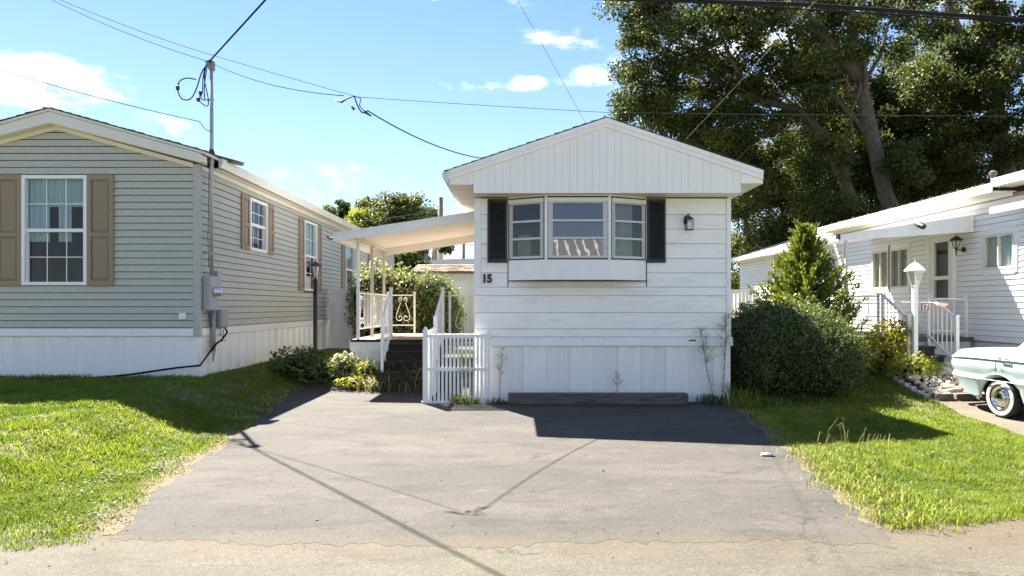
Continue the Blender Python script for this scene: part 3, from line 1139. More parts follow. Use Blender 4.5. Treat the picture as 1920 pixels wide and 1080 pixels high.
# skirting panels
pm = [rib_panel_mesh(0.383, 0.915, 'skirt_panel_mesh', 0.30), rib_panel_mesh(0.383, 0.915, 'skirt_panel_mesh_wide', 0.52)]
i = 0
x = W15L
while x < W15R - 0.05:
    me = pm[i % 2]
    if i < 2:
        me.materials.append(SKIRT if i == 0 else SKIRT_SHADED)
    o = link('skirt_panel', me, None, h15, (x, Y15 + 0.002 + (0.002 if i % 2 else 0), 0.004))
    if x + 0.383 > W15R + 0.02:
        o.scale.x = (W15R + 0.01 - x) / 0.383
    x += 0.385
    i += 1
# gable
YG, ZG = 10.58, 3.31
XL, XP, XR = -1.09, 1.40, 3.82
ZL, ZP, ZR = 3.64, 4.47, 3.66


def roof15(xx):
    return ZL + (xx - XL) * (ZP - ZL) / (XP - XL) if xx < XP else ZR + (XR - xx) * (ZP - ZR) / (XR - XP)


gable_slabs(h15, XL, XP, XR, ZL, ZP, ZR, YG - 0.03, Y15B + 0.3, 0.05)
gf = Frame((0, YG, 0), (1, 0, 0), (0, -1, 0))
n = 36
g0, g1 = W15L + 0.005, W15R + 0.02
for i in range(n):
    a, b = g0 + (g1 - g0) * i / n, g0 + (g1 - g0) * (i + 1) / n - 0.002
    t0, t1 = roof15(a) - 0.06, roof15(b) - 0.06
    P = gf.P
    k = 0.020 + 0.002 * ((i * 7) % 3)
    mb = MB()
    mb.prism([P(a, 0, ZG), P(b, 0, ZG), P(b, 0, t1), P(a, 0, t0)], (0, -k, 0))
    mb.build('gable_board', GABLE, h15)
MB().prism([(g0, YG + 0.001, ZG + 0.01), (g1, YG + 0.001, ZG + 0.01), (g1, YG + 0.001, roof15(g1) - .06), (XP, YG + 0.001, ZP - .06), (g0, YG + 0.001, roof15(g0) - .06)], (0, 0.03, 0)).build('gable_backing', GREYBOX, h15)
# rake boards: an upper fascia and a lower frieze, set apart by a shadow line
for (xa, za, nm) in ((XL + 0.05, roof15(XL + 0.05), 'rake_board'), (XR, ZR, 'rake_board')):
    mb = MB()
    mb.prism([(xa, YG - 0.06, za - 0.004), (XP, YG - 0.06, ZP - 0.004), (XP, YG - 0.06, ZP - 0.075), (xa, YG - 0.06, za - 0.075)], (0, 0.035, 0))
    mb.build('rake_board', GABLE, h15)
    mb = MB()
    zz = 0.0
    mb.prism([(xa, YG - 0.047, za - 0.0755), (XP, YG - 0.047, ZP - 0.0755), (XP, YG - 0.047, ZP - 0.145), (xa, YG - 0.047, za - 0.145)], (0, 0.0245, 0))
    mb.build('rake_frieze', GABLE, h15)
# eave boxes at both gable ends
MB().prism([(XL + 0.06, YG - 0.02, 3.44), (g0 - 0.003, YG - 0.02, 3.44), (g0 - 0.003, YG - 0.02, roof15(g0) - 0.06), (XL + 0.06, YG - 0.02, roof15(XL + .06) - 0.06)], (0, 0.03, 0)).build('eave_end', GABLE, h15)
MB().prism([(g1 + 0.003, YG - 0.02, 3.46), (XR - 0.02, YG - 0.02, 3.46), (XR - 0.02, YG - 0.02, ZR - 0.06), (g1 + 0.003, YG - 0.02, roof15(g1) - 0.06)], (0, 0.03, 0)).build('eave_end', GABLE, h15)
# soffits
MB().box(g0, g1, YG + 0.012, Y15 + 0.05, ZG + 0.012, ZG + 0.03).build('porch_soffit', CREAM_PALE, h15)
sl = MB()
for i in range(70):
    y0 = YG + 0.012 + i * 0.25
    sl.box(XL + 0.06, W15L - 0.014, y0, y0 + 0.244, 3.442 + 0.003 * (i % 2), 3.452)
sl.build('eave_soffit', CREAM_PALE, h15)
sl = MB()
for i in range(70):
    y0 = YG + 0.012 + i * 0.25
    sl.box(W15R + 0.022, XR - 0.02, y0, y0 + 0.244, 3.462 + 0.003 * (i % 2), 3.472)
sl.build('eave_soffit', CREAM_PALE, h15)
# gutters
for (xo, s, z) in ((XL, 1, 3.47), (XR, -1, 3.48)):
    if s == 1:
        gt = MB()
        pr = [(xo - 0.045, z + 0.155), (xo + 0.055, z + 0.155), (xo + 0.055, z), (xo + 0.005, z), (xo - 0.04, z + 0.07)]
        gt.prism([(a, YG - 0.065, b) for a, b in pr], (0, 17.8, 0))
        gt.build('gutter', M('gutter_grey_white', (0.66, 0.66, 0.63), 0.4, 0.05, 4, dirt=(0.4, 0.38, 0.33), dirt_amt=0.4), h15)
    else:
        MB().box(XR - 0.018, XR + 0.004, YG - 0.02, YG + 17.8, 3.455, ZR - 0.06).build('eave_fascia', GABLE, h15)
# dark line and strip at wall top
MB().box(W15L + 0.1, W15R - 0.06, Y15 - 0.017, Y15 + 0.02, 3.302, 3.318).build('top_caulk', CAULK, h15)
MB().box(W15L, W15R, Y15 - 0.03, Y15 + 0.02, 3.3185, 3.3215).build('top_trim', CREAM_PALE, h15)

# bay window
A, B, C, D = Vector((-0.12, Y15, 0)), Vector((0.475, 10.74, 0)), Vector((1.475, 10.74, 0)), Vector((2.10, Y15, 0))
apron = MB()
zb0, zb1 = 1.975, 2.295
apron.prism([(A.x, A.y - .014, zb0), (B.x, B.y, zb0), (C.x, C.y, zb0), (D.x, D.y - .014, zb0)], (0, 0, zb1 - zb0))
bay = apron.build('bay_apron', WHITE, h15)
MB().prism([(A.x - .01, A.y - .013, zb0 - 0.016), (B.x - .01, B.y - .008, zb0 - 0.016), (C.x + .01, C.y - .008, zb0 - 0.016), (D.x + .01, D.y - .013, zb0 - 0.016)], (0, 0, 0.0155)).build('apron_caulk', CAULK, bay)
for xx in (-0.132, 2.104):
    MB().box(xx, xx + 0.012, Y15 - 0.02, Y15 - 0.0005, 1.87, 2.30).build('side_caulk', CAULK, bay)
for (p, q, kind) in ((A, B, 'l'), (B, C, 'c'), (C, D, 'r')):
    d = (q - p)
    ln = d.length
    d.normalize()
    nn = Vector((d.y, -d.x, 0))
    fr = Frame(p, d, nn)
    z0, z1 = 2.30, 3.285
    m0, m1 = (0.03, ln - 0.035) if kind == 'l' else ((0.03, ln - 0.03) if kind == 'c' else (0.035, ln - 0.03))
    w = 0.055 if kind != 'c' else 0.075
    # dark gasket around, aluminium frame, three lights
    gk = MB()
    fr.box(gk, m0 - 0.012, m0, -0.05, 0.008, z0 - 0.004, z1 - 0.02)
    fr.box(gk, m1, m1 + 0.012, -0.05, 0.008, z0 - 0.004, z1 - 0.02)
    fr.box(gk, m0, m1, -0.05, 0.008, z0 - 0.004, z0 + 0.016)
    fr.box(gk, m0 - .012, m1 + .012, -0.05, 0.0085, z1 - 0.02, z1 + 0.004)
    fm = MB()
    fr.box(fm, m0, m0 + w, -0.045, 0.02, z0 + 0.016, z1 - 0.085)
    fr.box(fm, m1 - w, m1, -0.045, 0.02, z0 + 0.016, z1 - 0.085)
    fr.box(fm, m0 + w, m1 - w, -0.045, 0.018, z0 + 0.016, z0 + 0.055)
    fr.box(fm, m0 + w, m1 - w, -0.045, 0.018, z1 - 0.105, z1 - 0.085)
    # inner stile lines
    fr.box(fm, m0 + w * 0.45, m0 + w * 0.62, 0.0205, 0.03, z0 + 0.03, z1 - 0.09)
    fr.box(fm, m1 - w * 0.62, m1 - w * 0.45, 0.0205, 0.03, z0 + 0.03, z1 - 0.09)
    wn = fm.build('bay_window', ALU, h15)
    gk.build('gasket', CAULK, wn)
    hd = MB()
    fr.box(hd, m0 - 0.006, m1 + 0.006, -0.04, 0.05, z1 - 0.084, z1 - 0.022)
    hd.build('header', CREAM_PALE, wn)
    za, zb = z0 + 0.055, z1 - 0.105
    for i in range(3):
        a, b = za + (zb - za) * i / 3, za + (zb - za) * (i + 1) / 3
        if i:
            bar = MB()
            fr.box(bar, m0 + 0.01, m1 - 0.01, 0.0185, 0.036, a - 0.017, a + 0.017)
            bar.build('sash_bar', ALU, wn)
        g = MB()
        # each light tilts a hair, as jalousie lights do
        t = 0.002 * (i - 1)
        P = fr.P
        g.hexa([P(m0 + w - .004, -0.012 + t, a), P(m1 - w + .004, -0.012 + t, a), P(m1 - w + .004, -0.008 + t, a), P(m0 + w - .004, -0.008 + t, a), P(m0 + w - .004, -0.012 - t, b), P(m1 - w + .004, -0.012 - t, b), P(m1 - w + .004, -0.008 - t, b), P(m0 + w - .004, -0.008 - t, b)])
        g.build('pane', GLASS_BAY if kind == 'c' else GLASS_SIDE, wn)
    if kind == 'r':
        pleat(fr, wn, m0 + 0.05, m1 - 0.16, z0 + 0.03, z1 - 0.1, BLIND, -0.10, 0.008, 3)
    if kind == 'l':
        pleat(fr, wn, m0 + 0.06, m0 + 0.30, z0 + 0.03, z0 + 0.42, DRAPE, -0.16, 0.02, 3)
    if kind != 'r':
        mb = MB()
        e = q
        mb.box(e.x - 0.022, e.x + 0.022, e.y - 0.022, e.y + 0.06, z0 - 0.004, z1 + 0.003)
        mb.build('mullion', WHITE, h15)
MB().prism([(A.x, A.y - .02, 3.2895), (B.x, B.y - 0.03, 3.2895), (C.x, C.y - 0.03, 3.2895), (D.x, D.y - .02, 3.2895)], (0, 0, 0.028)).build('bay_head', CREAM_PALE, h15)
# louvred black shutters
for (a, b) in ((-0.455, -0.135), (2.115, 2.415)):
    s = MB()
    z0, z1 = 2.26, 3.285
    f15.box(s, a, a + 0.035, 0.0145, 0.042, z0, z1)
    f15.box(s, b - 0.035, b, 0.0145, 0.042, z0, z1)
    for (c, d) in ((z0, z0 + 0.05), (z1 - 0.05, z1)):
        f15.box(s, a + 0.035, b - 0.035, 0.0145, 0.0415, c, d)
    so = s.build('shutter', BLACK_SH, h15)
    lv = MB()
    z = z0 + 0.055
    while z < z1 - 0.07:
        if True:
            P = f15.P
            lv.hexa([P(a + .036, 0.0145, z), P(b - .036, 0.0145, z), P(b - .036, 0.037, z), P(a + .036, 0.037, z), P(a + .036, 0.0145, z + .03), P(b - .036, 0.0145, z + .03), P(b - .036, 0.020, z + .03), P(a + .036, 0.020, z + .03)])
        z += 0.032
    lv.build('louvers', BLACK_SH, so)['kind'] = 'stuff'
# house number
me = text_mesh('15', 0.20, 0.006, 0.011)
o = link('house_number', me, BLACK, h15, (-0.545, Y15 - 0.022, 1.945), rot=(R(90), 0, 0))
o.scale = (0.82, 0.9, 1)
o['label'] = 'black number 15 beside the corner board'
# vent mark on the belt
MB().box(2.79, 2.90, Y15 - 0.052, Y15 - 0.03, 1.0, 1.02).build('vent_slot', BLACK, h15)


# wall lanterns
def wall_lantern(name, label, fr, u, z, s=1.0, style=0):
    t = thing(name, label, 'lamp', fr.P(u, 0, z), 'lanterns fixed to house walls')
    P = fr.P
    if style == 0:
        mb = MB()
        # back plate and hood
        pl = []
        for i in range(9):
            a = math.pi * i / 8
            pl.append(P(u + math.cos(a) * 0.055 * s, 0.012, z + 0.11 * s + math.sin(a) * 0.055 * s))
        pl += [P(u - 0.055 * s, 0.012, z + 0.02 * s), P(u + 0.055 * s, 0.012, z + 0.02 * s)]
        mb.prism(pl, fr.n * 0.02)
        mb.build('back_plate', BLACK, t)
        q = MB()
        q.lathe([(0.01, 0.15), (0.035, 0.14), (0.075, 0.105), (0.08, 0.10), (0.06, 0.098)], P(u + 0.01, 0.10, z - 0.01), 10)
        q.tube([P(u, 0.02, z + 0.15 * s), P(u + .005, 0.06, z + 0.185 * s), P(u + .01, 0.10, z + 0.15 * s)], 0.007, 6)
        q.build('hood', BLACK, t)
        fm = MB()
        for (a, b) in ((-1, -1), (1, -1), (1, 1), (-1, 1)):
            fm.tube([P(u + 0.01 + a * 0.055, 0.10 + b * 0.055, z + 0.09), P(u + 0.01 + a * 0.05, 0.10 + b * 0.05, z - 0.075)], 0.006, 5)
        fr.box(fm, u - 0.048, u + 0.068, 0.042, 0.158, z - 0.085, z - 0.073)
        fm.build('cage', BLACK, t)
        g = MB()
        fr.box(g, u - 0.037, u + 0.057, 0.053, 0.147, z - 0.072, z + 0.088)
        g.build('lamp_glass', GLASS_LAMP, t)
        b = MB().lathe([(0.005, 0.07), (0.025, 0.04), (0.028, 0.01), (0.014, -0.05)], P(u + 0.01, 0.10, z), 8)
        b.build('bulb', M('bulb_white', (0.8, 0.78, 0.72), 0.3), t, True)
    else:
        mb = MB()
        mb.lathe([(0.0, 0.0), (0.055, 0.0), (0.055, 0.03), (0.03, 0.04)], P(u, 0.0, z - 0.08), 10, 'x' if abs(fr.n.x) > .5 else 'y')
        bp = mb.build('back_plate', BLACK, t)
        if fr.n.x < -0.5:
            for v in bp.data.vertices:
                v.co.x = 2 * fr.o.x - v.co.x
        ar = MB().tube([P(u, 0.02, z - 0.08), P(u, 0.09, z - 0.09), P(u, 0.15, z - 0.07), P(u, 0.16, z - 0.03)], 0.012, 6)
        ar.tube([P(u, 0.16, z - 0.22), P(u, 0.16, z - 0.05)], [0.006, 0.02], 6)
        ar.build('arm', BLACK, t)
        MB().lathe([(0.006, 0.215), (0.012, 0.19), (0.05, 0.18), (0.135, 0.115), (0.138, 0.105), (0.05, 0.10)], P(u, 0.16, z), 6).build('hood', BLACK, t)
        cg = MB()
        for i in range(6):
            a = 2 * math.pi * i / 6
            cg.tube([P(u, 0.16, z) + Vector((math.cos(a) * 0.09, math.sin(a) * 0.09, 0.105)), P(u, 0.16, z) + Vector((math.cos(a) * 0.045, math.sin(a) * 0.045, -0.04))], 0.006, 5)
        cg.lathe([(0.05, -0.04), (0.03, -0.06), (0.01, -0.07)], P(u, 0.16, z), 6)
        cg.build('cage', BLACK, t)
        MB().lathe([(0.04, -0.035), (0.085, 0.10)], P(u, 0.16, z), 6).build('lamp_glass', GLASS_LAMP, t)
    return t


wall_lantern('wall_lantern', 'small black lantern on the white clapboards right of the bay window', Frame((0, Y15 - 0.008, 0), (1, 0, 0), (0, -1, 0)), 2.765, 2.86)

# timber wheel stop
tm = MB().box(-0.12, 2.70, 10.66, 10.84, 0.018, 0.19)
o = tm.build('timber_wheel_stop', TIMBER, None, bevel=0.012)
tag(o, 'long weathered timber laid against the skirting as a wheel stop', 'timber')

# ================================================================== HOME LEFT (sage)
XWL, XWR, YL, YLB = -9.79, -5.17, 11.13, 29.0
XPL = -7.48
GZ = 0.36
hl = thing('mobile_home', 'sage green vinyl sided home with taupe shutters beside the metal mast', 'mobile home', (XPL, YL, 0.38))
fF = Frame((0, YL, 0), (1, 0, 0), (0, -1, 0))
fS = Frame((XWR, 0, 0), (0, 1, 0), (1, 0, 0))
WF = (-8.03, -6.97, 1.90, 3.69)
WS = [(13.2, 14.1, 2.65, 3.67), (16.6, 17.65, 1.94, 3.67), (20.6, 21.8, 1.70, 3.67), (24.2, 25.0, 2.3, 3.67)]
holeF = [(a + .02, b - .02, c + .02, d - .02) for a, b, c, d in (WF,)]
holeS = [(a + .02, b - .02, c + .02, d - .02) for a, b, c, d in WS]
wm = wall_mesh(fF, XWL, XWR - 0.02, 1.07, 3.84, holeF)
w2 = wall_mesh(fS, YL, YLB, 1.07, 3.9, holeS)
b0 = len(wm.v)
wm.v += w2.v
wm.f += [tuple(i + b0 for i in f) for f in w2.f]
wm.box(XWL, XWL + 0.1, YL + 0.1, YLB, 0.3, 3.84)
wm.box(XWL + .1, XWR - .1, YLB - .1, YLB, 0.3, 3.84)
wm.box(XWL + .1, XWR - .1, YL + .1, YLB - .1, 1.07, 1.12)
wm.box(XWL + .1, XWR - .1, YL + .1, YLB - .1, 3.84, 3.88)
wm.box(XWL + .1, XWR - .1, 15.5, 15.6, 1.12, 3.84)
wm.prism([(XWL, YL + 0.02, 3.845), (XWR - 0.02, YL + 0.02, 3.845), (XPL, YL + 0.02, 4.45)], (0, 0.06, 0))
wm.build('wall', SHEATH, hl)
zs = list(np.arange(1.205, 3.86, 0.1135))
zg = list(np.arange(1.205, 4.52, 0.1135))


def clipL(z):
    if z < 3.84:
        return (XWL, XWR - 0.075)
    t = (z - 3.84) / (4.46 - 3.84)
    return (XWL + t * (XPL - XWL), XWR - t * (XWR - XPL))


siding(fF, hl, SAGE, zg, XWL, XWR - 0.075, [WF], clipL, lo=0.022, gap=0.011)
siding(fS, hl, SAGE, zs, YL + 0.06, YLB, WS, lo=0.022, gap=0.010)
# corner post
cp = MB()
cp.box(XWR - 0.075, XWR + 0.024, YL - 0.024, YL + 0.06, 1.06, 3.87)
cp.build('corner_post', SAGE_TRIM, hl)
# belt
MB().prism([(XWL, YL - .002, 1.204), (XWL, YL - 0.03, 1.195), (XWL, YL - 0.036, 1.075), (XWL, YL - .002, 1.07)], (XWR - 0.077 - XWL, 0, 0)).build('belt_trim', VINYL, hl)
MB().prism([(XWR + .002, YL + .062, 1.204), (XWR + 0.03, YL + .062, 1.195), (XWR + 0.036, YL + .062, 1.075), (XWR + .002, YL + .062, 1.07)], (0, YLB - YL - .062, 0)).build('belt_trim', VINYL, hl)
# skirting
zsk = 0.33
pL = rib_panel_mesh(0.40, 1.07 - zsk - 0.002, 'sage_skirt_panel_mesh', 0.42)
pL.materials.append(SKIRT)
for i in range(12):
    link('skirt_panel', pL, None, hl, (XWR - 0.40 * (i + 1), YL + 0.004, zsk))
pS = rib_panel_mesh(0.40, 1.07 - zsk - 0.002, 'sage_skirt_side_mesh', 0.25)
pS.materials.append(SKIRT)
for i in range(44):
    link('skirt_panel', pS, None, hl, (XWR - 0.004, YL + 0.005 + 0.40 * i, zsk), rot=(0, 0, R(90)))
# windows
hung_window(fF, hl, *WF, 3, 2, curtain=[(0.05, 0.36, 0.40, 0.98, SHEER), (0.50, 0.70, 0.40, 0.98, SHEER), (0.36, 0.97, 0.72, 0.985, SHEER)])
panel_shutter(fF, hl, -6.965, -6.54, WF[2] - 0.01, WF[3] + 0.01)
panel_shutter(fF, hl, -8.46, -8.035, WF[2] - 0.01, WF[3] + 0.01)
for i, (a, b, c, d) in enumerate(WS):
    hung_window(fS, hl, a, b, c, d, 3, 2, curtain=[(0.0, 1.0, 0.52, 0.98, cloth_mat('green_shade', (0.16, 0.30, 0.20), 0.3))] if i in (1, 2) else None)
    panel_shutter(fS, hl, a - 0.40, a - 0.01, c - 0.01, d + 0.01)
    panel_shutter(fS, hl, b + 0.01, b + 0.40, c - 0.01, d + 0.01)
# outlet plate by the corner
MB().box(-5.47, -5.36, YL - 0.05, YL - 0.012, 1.35, 1.45).build('outlet_cover', VINYL, hl)
# roof
YO = 10.95
XEL, XER, ZE, ZPk = -9.99, -5.06, 4.06, 4.73
XER2 = -4.97
gable_slabs(hl, XEL, XPL, XER2, 4.035, ZPk, 4.035, YO - 0.02, YLB + 0.2, 0.04, mat=CREAM_PALE)
for s, xe in ((1, XER), (-1, XEL + .1)):
    mb = MB()
    mb.prism([(xe, YO, 4.012), (XPL, YO, ZPk - 0.045), (XPL, YO, ZPk - 0.225), (xe, YO, 3.87)], (0, 0.03, 0))
    mb.build('rake_board', M('rake_grey_white', (0.70, 0.68, 0.62), 0.5, 0.03, 3), hl)
    mb = MB()
    mb.prism([(xe, YO + 0.032, 3.885), (XPL, YO + 0.032, ZPk - 0.215), (XPL, YO + 0.032, ZPk - 0.235), (xe, YO + 0.032, 3.865)], (0, 0.17, 0))
    mb.build('rake_soffit', CREAM, hl)
    mb = MB()
    xw = XWR - 0.076 if s == 1 else XWL
    mb.prism([(xw, YL - 0.0195, 3.885), (XPL, YL - 0.0195, 4.50), (XPL, YL - 0.0195, 4.43), (xw, YL - 0.0195, 3.815)], (0, -0.012, 0))
    mb.build('frieze', CREAM, hl)
# side eave: fascia, soffit, frieze and gutter (starting past the mast)
MB().box(XWR + 0.021, XER2 - 0.02, YL + 0.33, YLB, 3.862, 3.872).build('eave_soffit', CREAM_PALE, hl)
MB().box(XWR + 0.0205, XWR + 0.034, YL + 0.065, YLB, 3.80, 3.861).build('eave_frieze', CREAM_PALE, hl)
gt = MB()
pr = [(XER2 + 0.065, 4.03), (XER2 - 0.018, 4.03), (XER2 - 0.018, 3.885), (XER2 + 0.02, 3.885), (XER2 + 0.045, 3.95), (XER2 + 0.06, 3.975)]
gt.prism([(a, YL + 0.33, b) for a, b in pr], (0, YLB - YL - 0.2, 0))
gt.build('gutter', CREAM_PALE, hl)
MB().box(XER - 0.05, XER, YO + 0.031, YL + 0.06, 3.87, 4.0).build('eave_end', CREAM_PALE, hl)

# service mast with meter
ms = thing('service_mast', 'tall galvanised electric mast with weatherhead rising from the meter box', 'electric mast', (-5.04, 11.27, 0.4))
MX, MY = -5.025, 11.28
MB().tube([(MX, MY, 2.06), (MX, MY, 5.50)], 0.031, 12).build('pipe', GALV, ms, True)
MB().lathe([(0.055, 0.0), (0.052, 0.03), (0.034, 0.09)], (MX, MY, 4.06), 12).build('roof_boot', M('boot_rubber', (0.05, 0.04, 0.035), 0.7), ms)
for z in (3.93, 2.42, 4.95):
    c = MB().lathe([(0.034, 0), (0.038, 0.004), (0.038, 0.028), (0.034, 0.032)], (MX, MY, z), 12)
    c.box(MX - 0.14, MX - 0.032, MY - 0.012, MY + 0.012, z + 0.006, z + 0.026)
    c.build('clamp', GALV, ms)
wh = MB()
wh.prism([(MX - 0.10, MY - 0.045, 5.60), (MX + 0.01, MY - 0.045, 5.63), (MX + 0.045, MY - 0.045, 5.60), (MX + 0.045, MY - 0.045, 5.45), (MX - 0.03, MY - 0.045, 5.45)], (0, 0.09, 0))
wh.build('weatherhead', M('weatherhead_grey', (0.22, 0.21, 0.20), 0.6), ms, bevel=0.012)
MB().box(XWR + 0.022, XWR + 0.15, 11.22, 11.50, 1.49, 2.06).build('meter_box', GREYBOX, ms, bevel=0.008)
mt = MB().lathe([(0.085, 0.0), (0.085, 0.03), (0.072, 0.045), (0.07, 0.11), (0.055, 0.135), (0.0, 0.14)], (XWR + 0.15, 11.38, 1.80), 18, 'x')
mt.build('meter', M('meter_glass', (0.62, 0.62, 0.62), 0.12, 0.1, 30, metal=0.5), ms, True)
MB().box(XWR + 0.022, XWR + 0.10, 11.62, 11.78, 1.86, 2.16).build('switch_box', GREYBOX, ms, bevel=0.008)
MB().box(XWR + 0.022, XWR + 0.06, 11.52, 11.60, 1.55, 1.80).build('conduit_box', GREYBOX, ms, bevel=0.005)
jb = MB().box(XWR + 0.04, XWR + 0.15, 11.66, 11.94, 1.18, 1.50)
jb.build('utility_box', PLASTIC, ms, bevel=0.03)
MB().tube([(XWR + 0.07, 11.50, 0.80), (XWR + 0.07, 11.50, 1.49)], 0.042, 10).build('conduit', PLASTIC, ms, True)
MB().prism([(XWR + 0.07, 11.455, 0.80), (XWR + 0.07, 11.545, 0.80), (XWR + 0.10, 11.42, 0.62)], (0.02, 0, 0)).build('conduit_tip', PLASTIC, ms)
cb = MB()
cb.tube([(XWR + 0.09, 11.92, 1.2), (XWR + 0.12, 11.95, 1.1), (XWR + 0.11, 11.75, 0.98), (XWR + 0.13, 11.50, 0.93), (XWR + 0.10, 11.32, 0.80), (XWR + 0.06, 11.05, 0.60), (-5.5, 11.02, 0.56), (-6.2, 10.98, 0.46), (-6.8, 10.95, 0.40), (-7.1, 10.9, 0.37)], 0.016, 7)
o = cb.build('cable', WIRE, None, True)
tag(o, 'thick black cable sagging along the white skirting of the sage home', 'cable')
for pts in ([(0.08, 11.80, 1.19), (0.10, 11.70, 1.08), (0.09, 11.85, 1.02), (0.08, 11.90, 1.15)], [(0.07, 11.30, 1.49), (0.09, 11.34, 1.30), (0.08, 11.44, 1.22), (0.07, 11.48, 1.24)], [(0.12, 11.62, 0.95), (0.12, 11.75, 0.96), (0.11, 11.92, 0.97)]):
    MB().tube([(XWR + a, b, c) for a, b, c in pts], 0.006, 5).build('loose_lead', WIRE, ms, True)
MB().tube([(MX - 0.04, MY, 3.95), (MX - 0.06, MY + 0.02, 3.2), (MX - 0.07, MY + 0.02, 2.7), (MX - 0.05, MY, 2.2)], 0.005, 5).build('loose_lead', WIRE, ms, True)
# drip loops at the weatherhead
for pts, r in (([(-0.08, 0, 5.55), (-0.13, 0, 5.35), (-0.14, -.01, 5.10), (-0.20, 0, 5.0), (-0.17, 0, 4.92), (-0.06, 0, 4.86), (-0.05, 0, 5.0), (-0.11, 0, 5.3), (-0.09, 0, 5.5)], 0.009),
               ([(-0.06, 0, 5.56), (-0.16, 0, 5.40), (-0.24, 0, 5.15), (-0.34, 0, 4.98), (-0.48, 0, 4.98), (-0.55, 0, 5.12), (-0.53, 0, 5.25), (-0.42, 0, 5.32), (-0.25, 0, 5.30)], 0.010),
               ([(-0.07, 0.02, 5.55), (-0.12, 0.02, 5.2), (-0.12, 0.02, 4.98), (-0.17, 0.02, 4.99), (-0.18, 0.02, 5.1)], 0.009)):
    # smooth through the points
    sm = []
    for i in range(len(pts) - 1):
        p0, p1, p2, p3 = (Vector(pts[max(i - 1, 0)]), Vector(pts[i]), Vector(pts[i + 1]), Vector(pts[min(i + 2, len(pts) - 1)]))
        for k in range(5):
            t = k / 5
            sm.append(0.5 * ((2 * p1) + (p2 - p0) * t + (2 * p0 - 5 * p1 + 4 * p2 - p3) * t * t + (3 * p1 - p0 - 3 * p2 + p3) * t ** 3))
    sm.append(Vector(pts[-1]))
    MB().tube([(MX + q.x, MY - 0.02 + q.y, q.z) for q in sm], r, 6).build('drip_loop', WIRE, ms, True)
for q in ((-0.55, 5.16), (-0.17, 5.08), (-0.21, 4.97)):
    MB().lathe([(0.012, -0.04), (0.03, -0.03), (0.032, 0.025), (0.015, 0.04)], (MX + q[0], MY - 0.02, q[1]), 8).build('connector', BLACK, ms)
# dark flap (roof jack) on the sage roof behind the mast
fl = thing('roof_vent', 'dark brown metal flap standing on the sage home roof edge', 'roof vent', (-5.05, 11.7, 4.05))
MB().hexa([(-5.28, 11.55, 4.06), (-4.86, 11.62, 4.00), (-4.80, 12.0, 4.02), (-5.25, 12.0, 4.10), (-5.22, 11.60, 4.17), (-4.80, 11.66, 4.06), (-4.76, 12.0, 4.08), (-5.2, 12.0, 4.2)]).build('vent_hood', M('brown_metal', (0.07, 0.045, 0.035), 0.5, 0.2, 9), fl)
MB().box(-5.2, -5.08, 11.6, 11.95, 3.98, 4.075).build('vent_base', BLACK, fl)

# ================================================================== PORCH OF HOME 15
DX0, DX1, DY0, DY1, DZ = -3.22, W15L - 0.02, 13.32, 16.4, 0.905
pd = thing('porch_deck', 'raised white sided porch deck with brown carpet edge beside home 15', 'porch', ((DX0 + DX1) / 2, DY0, 0.3))
i = 0
y = DY0
while y < DY1 - 0.01:
    MB().box(DX0 + 0.01, DX1, y, y + 0.135, DZ - 0.03, DZ - 0.002 * (i % 2)).build('deck_board', DECK, pd)
    y += 0.14
    i += 1
MB().box(DX0, DX1, DY0 - 0.014, DY0 - 0.001, DZ - 0.045, DZ + 0.003).build('edge_carpet', CARPET, pd)
MB().box(DX0 - 0.02, -2.46, DY0 - 0.005, DY0 + 0.02, 0.70, DZ - 0.046).build('rim_board', WHITE, pd)
MB().box(DX0 - 0.02, DX0, DY0 + 0.021, DY1, 0.70, DZ - 0.005).build('rim_board', WHITE, pd)
for i in range(4):
    MB().box(DX0 + 0.005 + i * 0.19, DX0 + 0.19 + i * 0.19, DY0 + 0.012, DY0 + 0.03, 0.2, 0.699).build('skirt_panel', SKIRT if i % 2 else SKIRT_SHADED, pd)
st = thing('porch_steps', 'dark carpeted steps up to the porch between white handrails', 'steps', (-1.93, 12.9, 0.3))
for i in range(4):
    z1 = DZ - 0.03 - 0.17 * i - (0.0 if i else 0.03)
    y0 = DY0 - 0.26 * (i + 1)
    mb = MB()
    mb.box(-2.44, -1.36, y0 + 0.03, y0 + 0.30, z1 - 0.18, z1 - 0.035)
    mb.box(-2.45, -1.35, y0, y0 + 0.285, z1 - 0.034, z1)
    mb.build('step', CARPET, st, bevel=0.012)


def sq(mb, x, y, z0, z1, w=0.04):
    mb.box(x - w / 2, x + w / 2, y - w / 2, y + w / 2, z0, z1)
    return mb


def post(parent, x, y, z0, z1, w=0.05, mat=None, name='post'):
    mb = sq(MB(), x, y, z0, z1, w)
    sq(mb, x, y, z1 + 0.001, z1 + 0.018, w + 0.02)
    return mb.build(name, mat or RAIL, parent)


def bar(p, q, w, h):
    """square section bar between two points"""
    p, q = Vector(p), Vector(q)
    d = (q - p).normalized()
    s = d.cross(Vector((0, 0, 1)))
    s = s.normalized() * w / 2 if s.length > 1e-4 else Vector((w / 2, 0, 0))
    u = s.cross(d).normalized() * h / 2
    return MB().hexa([p - s - u, p + s - u, q + s - u, q - s - u, p - s + u, p + s + u, q + s + u, q - s + u])


def spiral(c, u, v, r, turns, start, n=22, flip=1):
    c, u, v = Vector(c), Vector(u), Vector(v)
    out = []
    for i in range(n + 1):
        t = i / n
        a = start + flip * turns * 2 * math.pi * t
        rr = r * (1 - 0.8 * t)
        out.append(c + u * (math.cos(a) * rr) + v * (math.sin(a) * rr))
    return out


